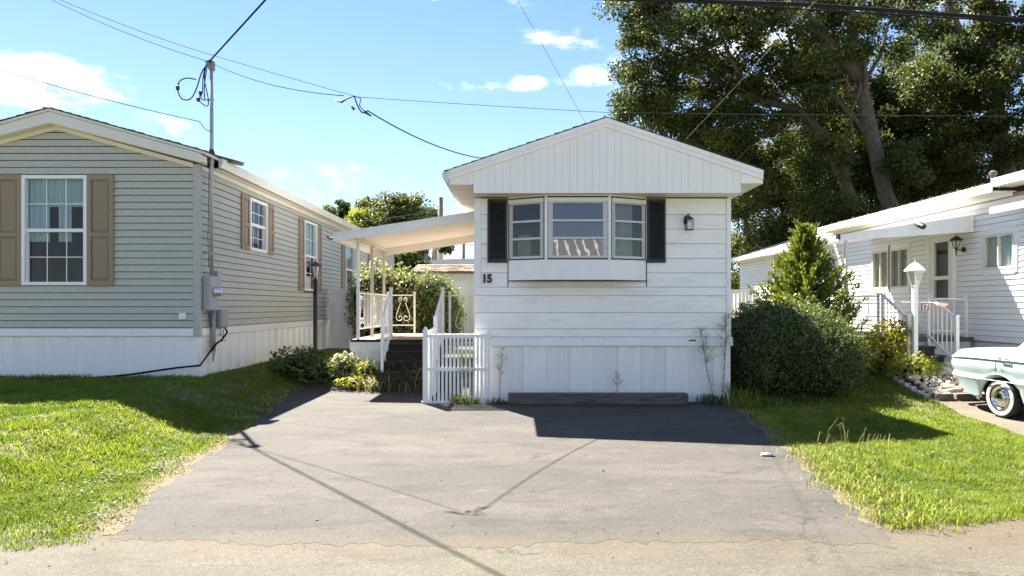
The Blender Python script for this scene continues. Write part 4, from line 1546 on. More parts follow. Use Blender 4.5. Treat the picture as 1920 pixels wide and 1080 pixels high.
def scroll(parent, c, u, h, mat):
    """lyre-shaped ironwork: two heart curves with curled ends, standing at centre c"""
    c, u = Vector(c), Vector(u)
    z = Vector((0, 0, 1))
    mb = MB()
    for s in (-1, 1):
        top = c + z * (h * 0.40) + u * (s * h * 0.085)
        bot = c - z * (h * 0.30) + u * (s * h * 0.12)
        pts = spiral(top, u * s, z, h * 0.085, 0.95, -math.pi * 0.1, flip=1)
        pts = list(reversed(pts))
        pts += [c + z * (h * 0.26) + u * (s * h * 0.10), c + z * (h * 0.05) + u * (s * h * 0.17), c - z * (h * 0.15) + u * (s * h * 0.245), c - z * (h * 0.27) + u * (s * h * 0.262)]
        pts += spiral(bot, u * s, z, h * 0.14, 1.05, 0.0, flip=-1)
        mb.tube(pts, 0.008, 5)
    return mb.build('scroll', mat, parent, True)


def railing(name, label, p, q, z0, z1, spacing=0.115, scrolls=(), mat=None, bot=0.12, ends=(True, True), group=None, w=0.04, bw=0.014, loc=None):
    """straight railing from p to q; z0 are the floor heights at the ends, z1 the rail heights"""
    mat = mat or RAIL
    p, q = Vector(p), Vector(q)
    t = thing(name, label, 'railing', (p.x, p.y, z0[0]), group)
    L = (q - p).length
    d = (q - p) / L
    bar((p.x, p.y, z1[0] - 0.015), (q.x, q.y, z1[1] - 0.015), 0.04, 0.03).build('top_rail', mat, t)
    bar((p.x, p.y, z0[0] + bot), (q.x, q.y, z0[1] + bot), 0.03, 0.025).build('bottom_rail', mat, t)
    if ends[0]:
        post(t, p.x, p.y, z0[0], z1[0] + 0.045, w, mat)
    if ends[1]:
        post(t, q.x, q.y, z0[1], z1[1] + 0.045, w, mat)
    n = max(2, int(L / spacing))
    for i in range(1, n):
        f = i / n
        if any(abs(f - s) * L < 0.1 and abs(f - s) * L > 0.02 for s in scrolls):
            continue
        c = p + d * (L * f)
        a = z0[0] + (z0[1] - z0[0]) * f + bot + 0.013
        b = z1[0] + (z1[1] - z1[0]) * f - 0.031
        sq(MB(), c.x, c.y, a, b, bw).build('baluster', mat, t)
    for s in scrolls:
        c = p + d * (L * s)
        zz = ((z0[0] + z0[1]) / 2 + bot + (z1[0] + z1[1]) / 2) / 2
        scroll(t, (c.x, c.y, zz), d, (z1[0] - z0[0] - bot) * 0.85, mat)
    return t


RZ = DZ + 0.93
railing('porch_railing', 'white iron railing with scrolls along the left side of the porch', (-3.12, 13.42, 0), (-3.05, 16.3, 0), (DZ, DZ), (RZ, RZ), 0.12, (0.14, 0.5, 0.86), bot=0.20, ends=(False, True))
railing('porch_railing', 'short white iron railing with one scroll at the back of the porch', (-2.97, 16.32, 0), (-2.42, 16.32, 0), (DZ, DZ), (RZ, RZ), 0.17, (0.5,), bot=0.2, ends=(False, True))
railing('porch_railing', 'white iron railing with a scroll on the porch behind the picket gate', (-1.30, 13.45, 0), (-0.72, 13.45, 0), (DZ, DZ), (RZ - 0.05, RZ - 0.05), 0.2, (0.5,), bot=0.1, ends=(True, False))


def hand_rail(label, x, xl):
    t = thing('step_handrail', label, 'handrail', (xl, 12.42, 0.25))
    z_hi, z_lo = DZ + 1.0, 0.36 + 1.0
    post(t, x, DY0 - 0.02, DZ, z_hi, 0.05)
    post(t, xl, 12.42, 0.22, z_lo, 0.05)
    bar((x, DY0 - 0.04, z_hi - 0.05), (xl, 12.44, z_lo - 0.03), 0.045, 0.035).build('top_rail', RAIL, t)
    bar((x, DY0 - 0.04, DZ + 0.12), (xl, 12.44, 0.52), 0.03, 0.025).build('bottom_rail', RAIL, t)
    for i in range(1, 7):
        f = i / 7
        xx, yy = x + (xl - x) * f, DY0 - 0.04 + (12.44 - DY0 + 0.04) * f
        sq(MB(), xx, yy, DZ + 0.13 + (0.52 - DZ - .12) * f, z_hi - 0.07 + (z_lo - z_hi + 0.02) * f, 0.014).build('baluster', RAIL, t)


hand_rail('white sloping handrail on the left of the porch steps', -2.43, -2.43)
hand_rail('white sloping handrail on the right of the porch steps', -1.42, -1.47)

# awning over the porch
aw = thing('porch_awning', 'white flat porch awning sloping down from home 15 towards the sage home', 'awning', (-2.0, 13.0, 0.9))
ax0, ax1, ay0, ay1 = -3.42, W15L - 0.015, 13.0, 16.15
az0, az1 = 2.94, 3.365
n = 22
for i in range(n):          # roof pans run downhill
    y0, y1 = ay0 + (ay1 - ay0) * i / n, ay0 + (ay1 - ay0) * (i + 1) / n - 0.004
    MB().hexa([(ax0, y0, az0 - 0.07), (ax1, y0, az1 - 0.07), (ax1, y1, az1 - 0.07), (ax0, y1, az0 - 0.07), (ax0, y0, az0 - 0.035), (ax1, y0, az1 - 0.035), (ax1, y1, az1 - 0.035), (ax0, y1, az0 - 0.035)]).build('roof_pan', AWN_IN, aw)
for (ya, yb, nm, m) in ((ay0 - 0.03, ay0 - 0.003, 'fascia', AWN), (ay1 + 0.003, ay1 + 0.05, 'rear_beam', AWN_IN)):
    dz = 0.15 if nm == 'fascia' else 0.24
    MB().prism([(ax0 - 0.02, ya, az0), (ax1, ya, az1), (ax1, ya, az1 - dz), (ax0 - .02, ya, az0 - dz)], (0, yb - ya, 0)).build(nm, m, aw)
MB().prism([(ax0 - 0.04, ay0 - 0.032, az0 - 0.012), (ax1, ay0 - 0.032, az1 - 0.012), (ax1, ay0 - 0.032, az1 + 0.012), (ax0 - .04, ay0 - .032, az0 + 0.012)], (0, -0.025, 0)).build('drip_edge', AWN, aw)
MB().box(ax0 - 0.05, ax0 - 0.021, ay0 - 0.03, ay1 + 0.05, az0 - 0.15, az0 + 0.01).build('gutter', AWN, aw)
MB().box(-3.14, -3.06, ay0 + 0.05, ay1, az0 - 0.085, az0 - 0.03).build('side_beam', AWN_POST, aw)
for k, y in enumerate((13.42, 14.72, 16.05)):
    sq(MB(), -3.10, y, DZ, az0 - 0.087, 0.055).build('post', AWN_POST if k else AWN, aw)
MB().tube([(ax0 - 0.05, 13.05, az0 - 0.08), (ax0 - 0.13, 13.02, az0 - 0.09), (ax0 - 0.19, 13.0, az0 - 0.05)], [0.03, 0.025, 0.012], 6).build('hook', BLACK, aw)
MB().box(-3.30, -3.17, ay0 - 0.0345, ay0 - 0.0305, az0 - 0.06, az0 - 0.03).build('sticker', VINYL, aw)

# picket gate and its return at the corner of home 15
pf = thing('picket_fence', 'white picket gate panel standing against the corner of home 15', 'fence', (-0.95, 10.88, 0))
PY = 10.86
for (z0, z1) in ((0.012, 0.05), (0.53, 0.58), (1.06, 1.11)):
    MB().box(-1.46 if z0 > 0.2 else -1.50, -0.40, PY - 0.028, PY - 0.001, z0, z1).build('rail', VINYL, pf)
for i in range(16):
    x = -1.37 + i * 0.0622
    MB().box(x, x + 0.036, PY, PY + 0.018, 0.052, 1.12 if i % 3 else 1.118).build('picket', VINYL, pf)
pp = MB().box(-1.475, -1.40, PY - 0.036, PY + 0.045, 0.02, 1.18)
pp.hexa([(-1.475, PY - .036, 1.18), (-1.40, PY - .036, 1.18), (-1.40, PY + .045, 1.18), (-1.475, PY + .045, 1.18), (-1.445, PY, 1.235), (-1.43, PY, 1.235), (-1.43, PY + .01, 1.235), (-1.445, PY + .01, 1.235)])
pp.build('post', VINYL, pf)
MB().box(-0.45, -0.40, PY - 0.001, PY + 0.03, 0.02, 1.20).build('post', VINYL, pf)
pr_ = thing('picket_fence', 'narrow picket return running back from the gate post towards the steps', 'fence', (-1.44, 11.6, 0))
for (z0, z1) in ((0.56, 0.60), (1.06, 1.12)):
    bar((-1.438, PY + 0.06, (z0 + z1) / 2), (-1.44, 12.2, (z0 + z1) / 2 + 0.08), 0.03, z1 - z0).build('rail', VINYL, pr_)
for i in range(9):
    y = PY + 0.16 + i * 0.14
    MB().box(-1.424, -1.408, y, y + 0.05, 0.03 + tz(-1.4, y), 1.14 + 0.008 * i).build('picket', VINYL, pr_)
pp = sq(MB(), -1.44, 12.22, 0.02, 1.33, 0.06)
pp.hexa([(-1.47, 12.19, 1.33), (-1.41, 12.19, 1.33), (-1.41, 12.25, 1.33), (-1.47, 12.25, 1.33), (-1.445, 12.215, 1.39), (-1.435, 12.215, 1.39), (-1.435, 12.225, 1.39), (-1.445, 12.225, 1.39)])
pp.build('post', VINYL, pr_)
br = thing('broom', 'blue handled broom standing behind the picket gate', 'broom', (-0.82, 11.0, 0))
MB().tube([(-0.795, 10.965, 0.22), (-0.80, 10.98, 1.10)], 0.012, 8).build('handle', M('blue_plastic', (0.05, 0.07, 0.55), 0.35), br, True)
MB().hexa([(-0.90, 10.93, 0.02), (-0.68, 10.93, 0.02), (-0.68, 10.99, 0.02), (-0.90, 10.99, 0.02), (-0.84, 10.95, 0.24), (-0.75, 10.95, 0.24), (-0.75, 10.98, 0.24), (-0.84, 10.98, 0.24)]).build('bristles', M('straw', (0.5, 0.42, 0.25), 0.9), br)

# black lamp post by the sage home
lp = thing('lamp_post', 'slim black lamp post with a small lantern beside the sage home', 'lamp post', (-4.42, 15.06, 0.36))
MB().lathe([(0.052, 0.0), (0.048, 0.1), (0.046, 1.72)], (-4.42, 15.06, 0.36), 12).build('pole', BLACK, lp, True)
MB().lathe([(0.046, 0.0), (0.058, 0.02), (0.05, 0.06), (0.03, 0.09), (0.035, 0.11), (0.045, 0.12)], (-4.42, 15.06, 2.08), 12).build('collar', BLACK, lp, True)
cg = MB()
for i in range(6):
    a = 2 * math.pi * i / 6
    cg.tube([(-4.42 + math.cos(a) * 0.055, 15.06 + math.sin(a) * 0.055, 2.20), (-4.42 + math.cos(a) * 0.10, 15.06 + math.sin(a) * 0.10, 2.44)], 0.008, 5)
cg.build('cage', BLACK, lp)
MB().lathe([(0.05, 2.205), (0.09, 2.435)], (-4.42, 15.06, 0), 6).build('lamp_glass', M('frosted_glass', (0.55, 0.5, 0.42), 0.4), lp)
MB().lathe([(0.15, 2.44), (0.15, 2.452), (0.06, 2.51), (0.03, 2.53), (0.012, 2.55), (0.008, 2.60)], (-4.42, 15.06, 0), 6).build('hood', BLACK, lp)

# white board fence between the sage home and the porch
bf = thing('board_fence', 'tall white board fence panel between the sage home and the porch', 'fence', (-4.2, 18.7, 0.36))
for i in range(16):
    x = -5.10 + i * 0.145
    MB().box(x, x + 0.139, 18.7, 18.72 + 0.004 * (i % 2), 0.46, 1.93).build('board', WHITE, bf)
MB().box(-5.12, -2.78, 18.672, 18.699, 1.90, 2.04).build('top_rail', VINYL, bf)
MB().box(-5.12, -2.78, 18.672, 18.699, 0.41, 0.46).build('bottom_rail', VINYL, bf)

# shed and distant white home seen under the awning
sd = thing('garden_shed', 'white shed with a brown shingled roof behind the porch', 'shed', (-1.9, 22.0, 0.36))
for i in range(19):
    x = -3.25 + i * 0.15
    if 5 <= i < 11:
        continue
    MB().box(x, x + 0.143, 22.0, 22.03, 0.36, 2.62).build('wall_board', WHITE_OLD, sd)
for i in range(19):
    x = -3.25 + i * 0.15
    if 5 <= i < 11:
        MB().box(x, x + 0.143, 22.0, 22.03, 2.35, 2.62).build('wall_board', WHITE_OLD, sd)
MB().box(-2.51, -1.60, 22.005, 22.04, 0.5, 2.34).build('door', WHITE, sd)
dt = MB()
dt.box(-2.55, -2.50, 21.98, 22.004, 0.5, 2.38)
dt.box(-1.61, -1.56, 21.98, 22.004, 0.5, 2.38)
dt.box(-2.50, -1.61, 21.98, 22.004, 2.335, 2.38)
dt.build('door_trim', VINYL, sd)
MB().box(-3.25, -0.4, 22.05, 25.0, 0.36, 2.6).build('body', WHITE_OLD, sd)
rf = MB().prism([(-3.35, 21.85, 2.60), (-3.35, 21.85, 2.66), (-3.35, 23.4, 2.99), (-3.35, 24.95, 2.66), (-3.35, 24.95, 2.60), (-3.35, 23.4, 2.92)], (3.1, 0, 0))
ro = rf.build('roof', SHINGLE_B, sd)
sh = MB()
for k in range(6):
    y0, z0 = 21.83 + k * 0.24, 2.665 + k * 0.0511
    for j in range(13):
        x0 = -3.36 + j * 0.24 + (0.12 if k % 2 else 0)
        h = random.uniform(0.012, 0.03)
        sh.hexa([(x0, y0, z0 - .01), (x0 + .23, y0, z0 - .01), (x0 + .23, y0 + .25, z0 + .045), (x0, y0 + .25, z0 + .045), (x0, y0, z0 + h), (x0 + .23, y0, z0 + h), (x0 + .23, y0 + .25, z0 + .056), (x0, y0 + .25, z0 + .056)])
sh.build('shingles', SHINGLE_B, ro)['kind'] = 'stuff'

fh = thing('mobile_home', 'long distant white home with a low curved roof beyond the shed', 'mobile home', (-4.0, 36, 0.36))
MB().box(-7.2, 2.5, 36.0, 40.0, 0.3, 3.55).build('wall', WHITE, fh)
pts = [(-7.4 + 10.2 * i / 14, 3.5 + 0.55 * math.sin(math.pi * (0.08 + 0.84 * i / 14))) for i in range(15)]
MB().prism([(a, 35.8, b) for a, b in pts] + [(2.8, 35.8, 3.45), (-7.4, 35.8, 3.45)], (0, 4.4, 0)).build('roof', M('white_roof', (0.75, 0.74, 0.72), 0.5, 0.03), fh)
for x in (-6.2, -3.6):
    MB().box(x, x + 1.3, 35.95, 35.999, 2.1, 3.1).build('window', M('pale_blue_glass', (0.30, 0.38, 0.48), 0.15), fh)

# ================================================================== HOME 17 (white, right)
X17 = 9.07
h17 = thing('mobile_home', 'white clapboard home numbered 17 with an awning porch on the right', 'mobile home', (11.2, 17, 0.38))
f17 = Frame((X17, 0, 0), (0, 1, 0), (-1, 0, 0))
W17 = [(15.72, 16.50, 1.98, 2.93), (16.56, 17.32, 1.98, 2.93), (12.38, 13.22, 2.25, 2.92)]
D17 = (14.10, 14.92, 0.96, 3.06)
Y17A, Y17B = 8.6, 27.6
hs = [(a + .02, b - .02, c + .02, d - .02) for a, b, c, d in W17 + [D17]]
wm = wall_mesh(f17, Y17A, Y17B, 0.86, 3.62, hs)
wm.box(X17 + .1, 13.4, Y17A, Y17A + .1, 0.3, 3.6)
wm.box(X17 + .1, 13.4, Y17B - .1, Y17B, 0.3, 3.6)
wm.box(13.3, 13.4, Y17A + .1, Y17B - .1, 0.3, 3.6)
wm.box(X17 + .1, 13.3, Y17A + .1, Y17B - .1, 0.86, 0.9)
wm.box(X17 + .1, 13.3, Y17A + .1, Y17B - .1, 3.56, 3.6)
wm.build('wall', M('inner_wall_pale', (0.30, 0.26, 0.20), 0.8), h17)
SID17 = M('white_clapboard', (0.76, 0.75, 0.73), 0.5, 0.03, 3, 0.05, 40, stretch=(1, 0.3, 2), dirt=(0.55, 0.53, 0.48), dirt_amt=0.25)
zs = [0.88 + 0.1068 * i for i in range(26)]
siding(f17, h17, SID17, zs, Y17A, Y17B, W17 + [D17], lo=0.018, gap=0.008)
SK17 = M('grey_white_skirt', (0.62, 0.62, 0.61), 0.5, 0.04, 3)
i = 0
y = Y17A
while y < 19:
    MB().box(X17 + 0.01, X17 + 0.03 + 0.004 * (i % 2), y, y + 0.295, 0.2, 0.879).build('skirt_panel', SK17, h17)
    y += 0.30
    i += 1
MB().box(X17 + 0.02, X17 + 0.04, 19.0, Y17B, 0.2, 0.879).build('skirt_board', SK17, h17)
for k, (a, b, c, d) in enumerate(W17):
    w = MB()
    fr = f17
    for (q0, q1, r0, r1) in ((a, a + .05, c, d), (b - .05, b, c, d), (a + .05, b - .05, d - .05, d), (a + .05, b - .05, c, c + .05), ((a + b) / 2 - .015, (a + b) / 2 + .015, c + .05, d - .05)):
        fr.box(w, q0, q1, -0.05, 0.035, r0, r1)
    cs = MB()
    for (q0, q1, r0, r1) in ((a - .06, a - .001, c - .06, d + .10), (b + .001, b + .06, c - .06, d + .10), (a - .001, b + .001, d + .001, d + .10), (a - .001, b + .001, c - .09, c - .001)):
        fr.box(cs, q0, q1, -0.02, 0.028, r0, r1)
    wn = w.build('window', M('pale_frame', (0.62, 0.58, 0.52), 0.4, 0.05), h17)
    cs.build('casing', SID17, wn)
    for (p0, p1) in ((a + .05, (a + b) / 2 - .015), ((a + b) / 2 + .015, b - .05)):
        g = MB()
        fr.box(g, p0, p1, -0.02, -0.016, c + .05, d - .05)
        g.build('pane', GLASS, wn)
    if k == 1:
        pleat(fr, wn, a + 0.05, b - 0.05, c + .05, d - .05, DRAPE, -0.05, 0.012)
    if k == 0:
        pleat(fr, wn, a + 0.1, b - 0.06, c + .05, d - .05, M('grey_curtain', (0.28, 0.27, 0.24), 0.8), -0.05, 0.012)
    if k == 2:
        pleat(fr, wn, a + 0.04, a + 0.40, c + .05, d - .05, SHEER, -0.045, 0.014)
        pleat(fr, wn, a + 0.42, b - .04, c + .05, d - .05, BLIND, -0.045, 0.004)
# door
a, b, c, d = D17
dr = MB()
for (q0, q1, r0, r1) in ((a, a + .17, c, d), (b - .16, b, c, d), (a + .17, b - .16, d - .14, d), (a + .17, b - .16, c, c + 0.72), (a + .17, b - .16, 2.12, 2.20)):
    f17.box(dr, q0, q1, -0.03, 0.03, r0, r1)
do = dr.build('storm_door', M('cream_door', (0.72, 0.70, 0.62), 0.45, 0.03), h17)
for (r0, r1) in ((c + .72, 2.12), (2.20, d - .14)):
    g = MB()
    f17.box(g, a + .17, b - .16, -0.015, -0.01, r0, r1)
    g.build('pane', GLASS, do)
tm_ = MB()
f17.box(tm_, a - .06, a - .002, -0.02, 0.045, c, d + .06)
f17.box(tm_, b + .002, b + .06, -0.02, 0.045, c, d + .06)
f17.box(tm_, a - .002, b + .002, -0.02, 0.0445, d + .002, d + .06)
tm_.build('door_casing', WHITE, h17)
MB().box(X17 + 0.12, X17 + 0.16, a, b, c, d).build('inner_door', M('dark_door', (0.05, 0.05, 0.05), 0.5), h17)
# roofs: near/main slab with eave at 3.79, far slab lower, raised piece, small near roof
ROOF17 = M('pale_roof', (0.36, 0.32, 0.28), 0.9, 0.25, 7, 0.4, 40, dirt=(0.14, 0.10, 0.07), dirt_amt=0.8, dscale=5)


def slope_roof(name, x0, z0, x1, z1, y0, y1, t, parent, fh_=0.17):
    MB().prism([(x0, y0, z0), (x1, y0, z1), (x1, y0, z1 - t), (x0, y0, z0 - t)], (0, y1 - y0, 0)).build('roof', ROOF17, parent)
    MB().box(x0 - 0.022, x0 - 0.001, y0, y1, z0 - fh_, z0 + 0.004).build('fascia', WHITE, parent)


slope_roof('main', 8.68, 3.80, 11.3, 4.45, 12.42, 19.6, 0.05, h17, 0.16)
slope_roof('far', 8.68, 3.47, 11.3, 4.3, 19.62, 27.9, 0.05, h17, 0.14)
slope_roof('raised', 8.66, 3.87, 11.3, 4.52, 8.2, 12.40, 0.05, h17, 0.15)
slope_roof('near', 8.45, 3.31, 9.06, 3.45, 8.2, 12.15, 0.04, h17, 0.11)
MB().box(8.70, X17 - 0.021, 8.2, 12.38, 3.72, 3.80).build('raised_soffit', CREAM_PALE, h17)
MB().box(8.70, X17 + 0.05, 12.42, 19.58, 3.64, 3.66).build('soffit', CREAM_PALE, h17)
MB().box(8.70, X17 + 0.05, 19.62, 27.8, 3.32, 3.335).build('soffit', CREAM_PALE, h17)
UPW = M('upper_wall_cream', (0.76, 0.73, 0.66), 0.5, 0.04, 2)
MB().box(X17 - 0.015, X17 - 0.001, 12.45, 19.5, 3.58, 3.638).build('upper_panel', UPW, h17)
MB().box(11.3, 13.8, 8.2, 27.9, 4.2, 4.26).build('rear_roof', ROOF17, h17)
lv = MB()
for i in range(160):
    y = random.uniform(13, 19.4)
    x = random.uniform(8.68, 9.4) if random.random() < 0.6 else random.uniform(8.68, 11)
    z = 3.81 + (x - 8.68) * 0.248
    a = random.uniform(0, 6.28)
    s = random.uniform(0.03, 0.08)
    lv.hexa([(x, y, z), (x + s * math.cos(a), y + s * math.sin(a), z), (x + s * math.cos(a + .6), y + s * math.sin(a + .6), z), (x + .01, y + .02, z), (x, y, z + .02), (x + s * math.cos(a), y + s * math.sin(a), z + .03), (x + s * math.cos(a + .6), y + s * math.sin(a + .6), z + .03), (x + .01, y + .02, z + .02)])
o = lv.build('fallen_leaves', M('dead_leaves', (0.16, 0.10, 0.06), 0.9, 0.4, 30), None)
tag(o, 'brown fallen leaves lying along the roof edge of home 17', 'leaves', None, 'stuff')
vp = MB().lathe([(0.05, 0.0), (0.05, 0.20), (0.075, 0.21), (0.075, 0.27), (0.03, 0.30)], (10.0, 14.3, 4.10), 10)
tag(vp.build('roof_pipe', M('weathered_pipe', (0.10, 0.095, 0.09), 0.7), None), 'grey capped vent pipe standing on the roof of home 17', 'vent pipe')

# awning porch of home 17
a17 = thing('porch_awning', 'pale blue white awning over the door of home 17 with a floodlight on it', 'awning', (7.8, 13.5, 0.95))
ox, ix, zo, zi = 6.46, X17 - 0.03, 2.975, 3.36
n = 20
for i in range(n):
    y0, y1 = 13.5 + 3.9 * i / n, 13.5 + 3.9 * (i + 1) / n - 0.004
    MB().hexa([(ox, y0, zo - 0.08), (ix, y0, zi - 0.08), (ix, y1, zi - 0.08), (ox, y1, zo - 0.08), (ox, y0, zo - 0.045), (ix, y0, zi - 0.045), (ix, y1, zi - 0.045), (ox, y1, zo - 0.045)]).build('roof_pan', AWN_IN, a17)
MB().prism([(ox - .02, 13.47, zo), (ix, 13.47, zi), (ix, 13.47, 3.03), (ox - .02, 13.47, 2.85)], (0, 0.027, 0)).build('fascia', AWN, a17)
MB().box(ox - 0.06, ox - 0.021, 13.47, 17.4, zo - 0.12, zo).build('gutter', AWN, a17)
MB().box(ox - 0.11, ox - 0.061, 13.45, 13.55, zo - 0.09, zo + 0.01).build('gutter_end', BLACK, a17)
for y in (13.56, 15.4, 17.3):
    sq(MB(), ox + 0.10, y, 0.95, 2.86, 0.05).build('post', AWN_POST, a17)
fl = thing('floodlight', 'small black floodlight on the awning fascia of home 17', 'lamp', (7.9, 13.46, 3.15))
MB().lathe([(0.03, 0), (0.045, -0.03), (0.03, -0.05)], (7.91, 13.47, 3.17), 10, 'y').build('mount', BLACK, fl)
MB().tube([(7.91, 13.42, 3.17), (7.91, 13.34, 3.14), (7.93, 13.26, 3.10)], [0.05, 0.06, 0.055], 8).build('head', BLACK, fl)
wall_lantern('wall_lantern', 'large black lantern on the wall right of the door of home 17', Frame((X17 - 0.02, 0, 0), (0, 1, 0), (-1, 0, 0)), 13.78, 2.78, 1, 1)

d17 = thing('porch_deck', 'grey edged raised porch deck before the door of home 17', 'porch', (7.8, 13.5, 0.4))
y = 13.5
while y < 17.3:
    MB().box(6.35, X17 - 0.03, y, y + 0.135, 0.915, 0.95).build('deck_board', M('grey_deck', (0.16, 0.155, 0.15), 0.8, 0.15), d17)
    y += 0.14
MB().box(6.33, X17 - 0.03, 13.48, 13.499, 0.86, 0.952).build('edge_trim', M('grey_edge', (0.10, 0.10, 0.10), 0.7), d17)
for i in range(14):
    x = 6.35 + i * 0.19
    MB().box(x, x + 0.184, 13.51, 13.53 + .004 * (i % 2), 0.3, 0.858).build('skirt_board', SK17, d17)
s17 = thing('porch_steps', 'dark wooden steps leading up to the porch of home 17', 'steps', (7.69, 12.9, 0.38))
for i in range(3):
    z1 = 0.78 - 0.15 * i
    y0 = 13.47 - 0.30 * (i + 1)
    mb = MB().box(7.28, 8.10, y0 + 0.03, y0 + 0.33, z1 - 0.16, z1 - 0.04)
    mb.box(7.26, 8.12, y0, y0 + 0.31, z1 - 0.038, z1)
    mb.build('step', M('dark_wood', (0.055, 0.05, 0.045), 0.85, 0.25, 20), s17)
GRAIL = M('grey_white_rail', (0.60, 0.60, 0.60), 0.45, 0.05)
railing('porch_railing', 'grey wire grid railing at the left of the porch of home 17', (6.40, 13.52, 0), (7.18, 13.52, 0), (0.95, 0.95), (1.76, 1.76), 0.16, (), GRAIL, 0.10)
gr = [o for o in col.objects if o.get('label') == 'grey wire grid railing at the left of the porch of home 17'][0]
for z in (1.2, 1.34, 1.48, 1.62):
    bar((6.42, 13.52, z), (7.16, 13.52, z), 0.01, 0.01).build('wire', GRAIL, gr)
railing('porch_railing', 'white railing between the steps and the wall of home 17', (8.18, 13.52, 0), (8.92, 13.52, 0), (0.95, 0.95), (1.72, 1.72), 0.22, (), RAIL, 0.12)
for lab, x, m in (('grey sloping handrail on the left of the steps of home 17', 7.24, GRAIL), ('white sloping handrail on the right of the steps of home 17', 8.14, RAIL)):
    t = thing('step_handrail', lab, 'handrail', (x, 12.6, 0.4))
    post(t, x, 13.46, 0.78, 1.78, 0.05, m)
    post(t, x, 12.6, 0.34, 1.38, 0.06, m)
    bar((x, 13.44, 1.77), (x, 12.62, 1.34), 0.045, 0.035).build('top_rail', m, t)
    bar((x, 13.44, 0.98), (x, 12.62, 0.52), 0.03, 0.03).build('bottom_rail', m, t)
    for i in range(1, 6):
        f = i / 6
        sq(MB(), x, 13.44 - 0.82 * f, 0.99 - 0.46 * f, 1.755 - 0.43 * f, 0.016).build('baluster', m, t)

# white post lamp with the number 17
wl = thing('lamp_post', 'white post lamp with a hexagonal lantern before the steps of home 17', 'lamp post', (7.25, 12.4, 0.36))
sq(MB(), 7.25, 12.4, 0.34, 1.92, 0.075).build('post', RAIL, wl)
MB().lathe([(0.16, 2.19), (0.205, 2.20), (0.13, 2.28), (0.12, 2.285), (0.10, 2.31), (0.035, 2.345), (0.012, 2.36), (0.008, 2.42)], (7.25, 12.4, 0), 6).build('hood', VINYL, wl)
cg = MB()
for i in range(6):
    a = 2 * math.pi * i / 6
    cg.tube([(7.25 + math.cos(a) * 0.06, 12.4 + math.sin(a) * 0.06, 1.93), (7.25 + math.cos(a) * 0.15, 12.4 + math.sin(a) * 0.15, 2.19)], 0.008, 5)
cg.lathe([(0.05, 1.90), (0.075, 1.925), (0.06, 1.935)], (7.25, 12.4, 0), 6)
cg.build('cage', RAIL, wl)
MB().lathe([(0.055, 1.935), (0.142, 2.188)], (7.25, 12.4, 0), 6).build('lamp_glass', glass_mat('clear_lamp', 0.12, (0.96, 0.95, 0.92)), wl)
MB().tube([(6.99, 12.38, 1.63), (7.65, 12.35, 1.625)], 0.009, 6).build('sign_arm', RAIL, wl)
sg = thing('number_sign', 'small red brown plaque with the number 17 under the lamp arm', 'sign', (7.41, 12.36, 1.45))
MB().box(7.335, 7.475, 12.35, 12.37, 1.48, 1.62).build('plate', M('red_brown_plate', (0.28, 0.15, 0.12), 0.5, 0.1), sg)
me = text_mesh('17', 0.15, 0.003, 0.003)
o = link('digits', me, RAIL, sg, (7.342, 12.345, 1.495), rot=(R(90), 0, 0))
o.scale = (0.78, 1, 1)
fg = thing('pennant', 'pale pink garden flag drooping from the lamp arm', 'flag', (7.65, 12.3, 1.6))
MB().hexa([(7.55, 12.33, 1.62), (7.72, 12.30, 1.545), (7.70, 12.28, 1.54), (7.57, 12.28, 1.575), (7.56, 12.335, 1.625), (7.73, 12.31, 1.55), (7.75, 12.2, 1.60), (7.60, 12.2, 1.615)]).build('cloth', cloth_mat('pink_cloth', (0.75, 0.60, 0.58), 0.4), fg)

# small white gate seen between the homes
wg = thing('picket_fence', 'small white gate between home 15 and home 17 behind the hedge', 'fence', (6.35, 20, 0.36))
for i in range(9):
    x = 6.1 + i * 0.105
    MB().box(x, x + 0.06, 20.0, 20.02, 0.45, 2.0).build('picket', VINYL, wg)
MB().box(6.05, 7.05, 19.97, 19.998, 1.95, 2.05).build('rail', VINYL, wg)
MB().box(6.05, 7.05, 19.97, 19.998, 0.6, 0.68).build('rail', VINYL, wg)

# ================================================================== CAR
CAR = Vector((7.10, 9.92, tz(7.2, 9.92) + 0.018))


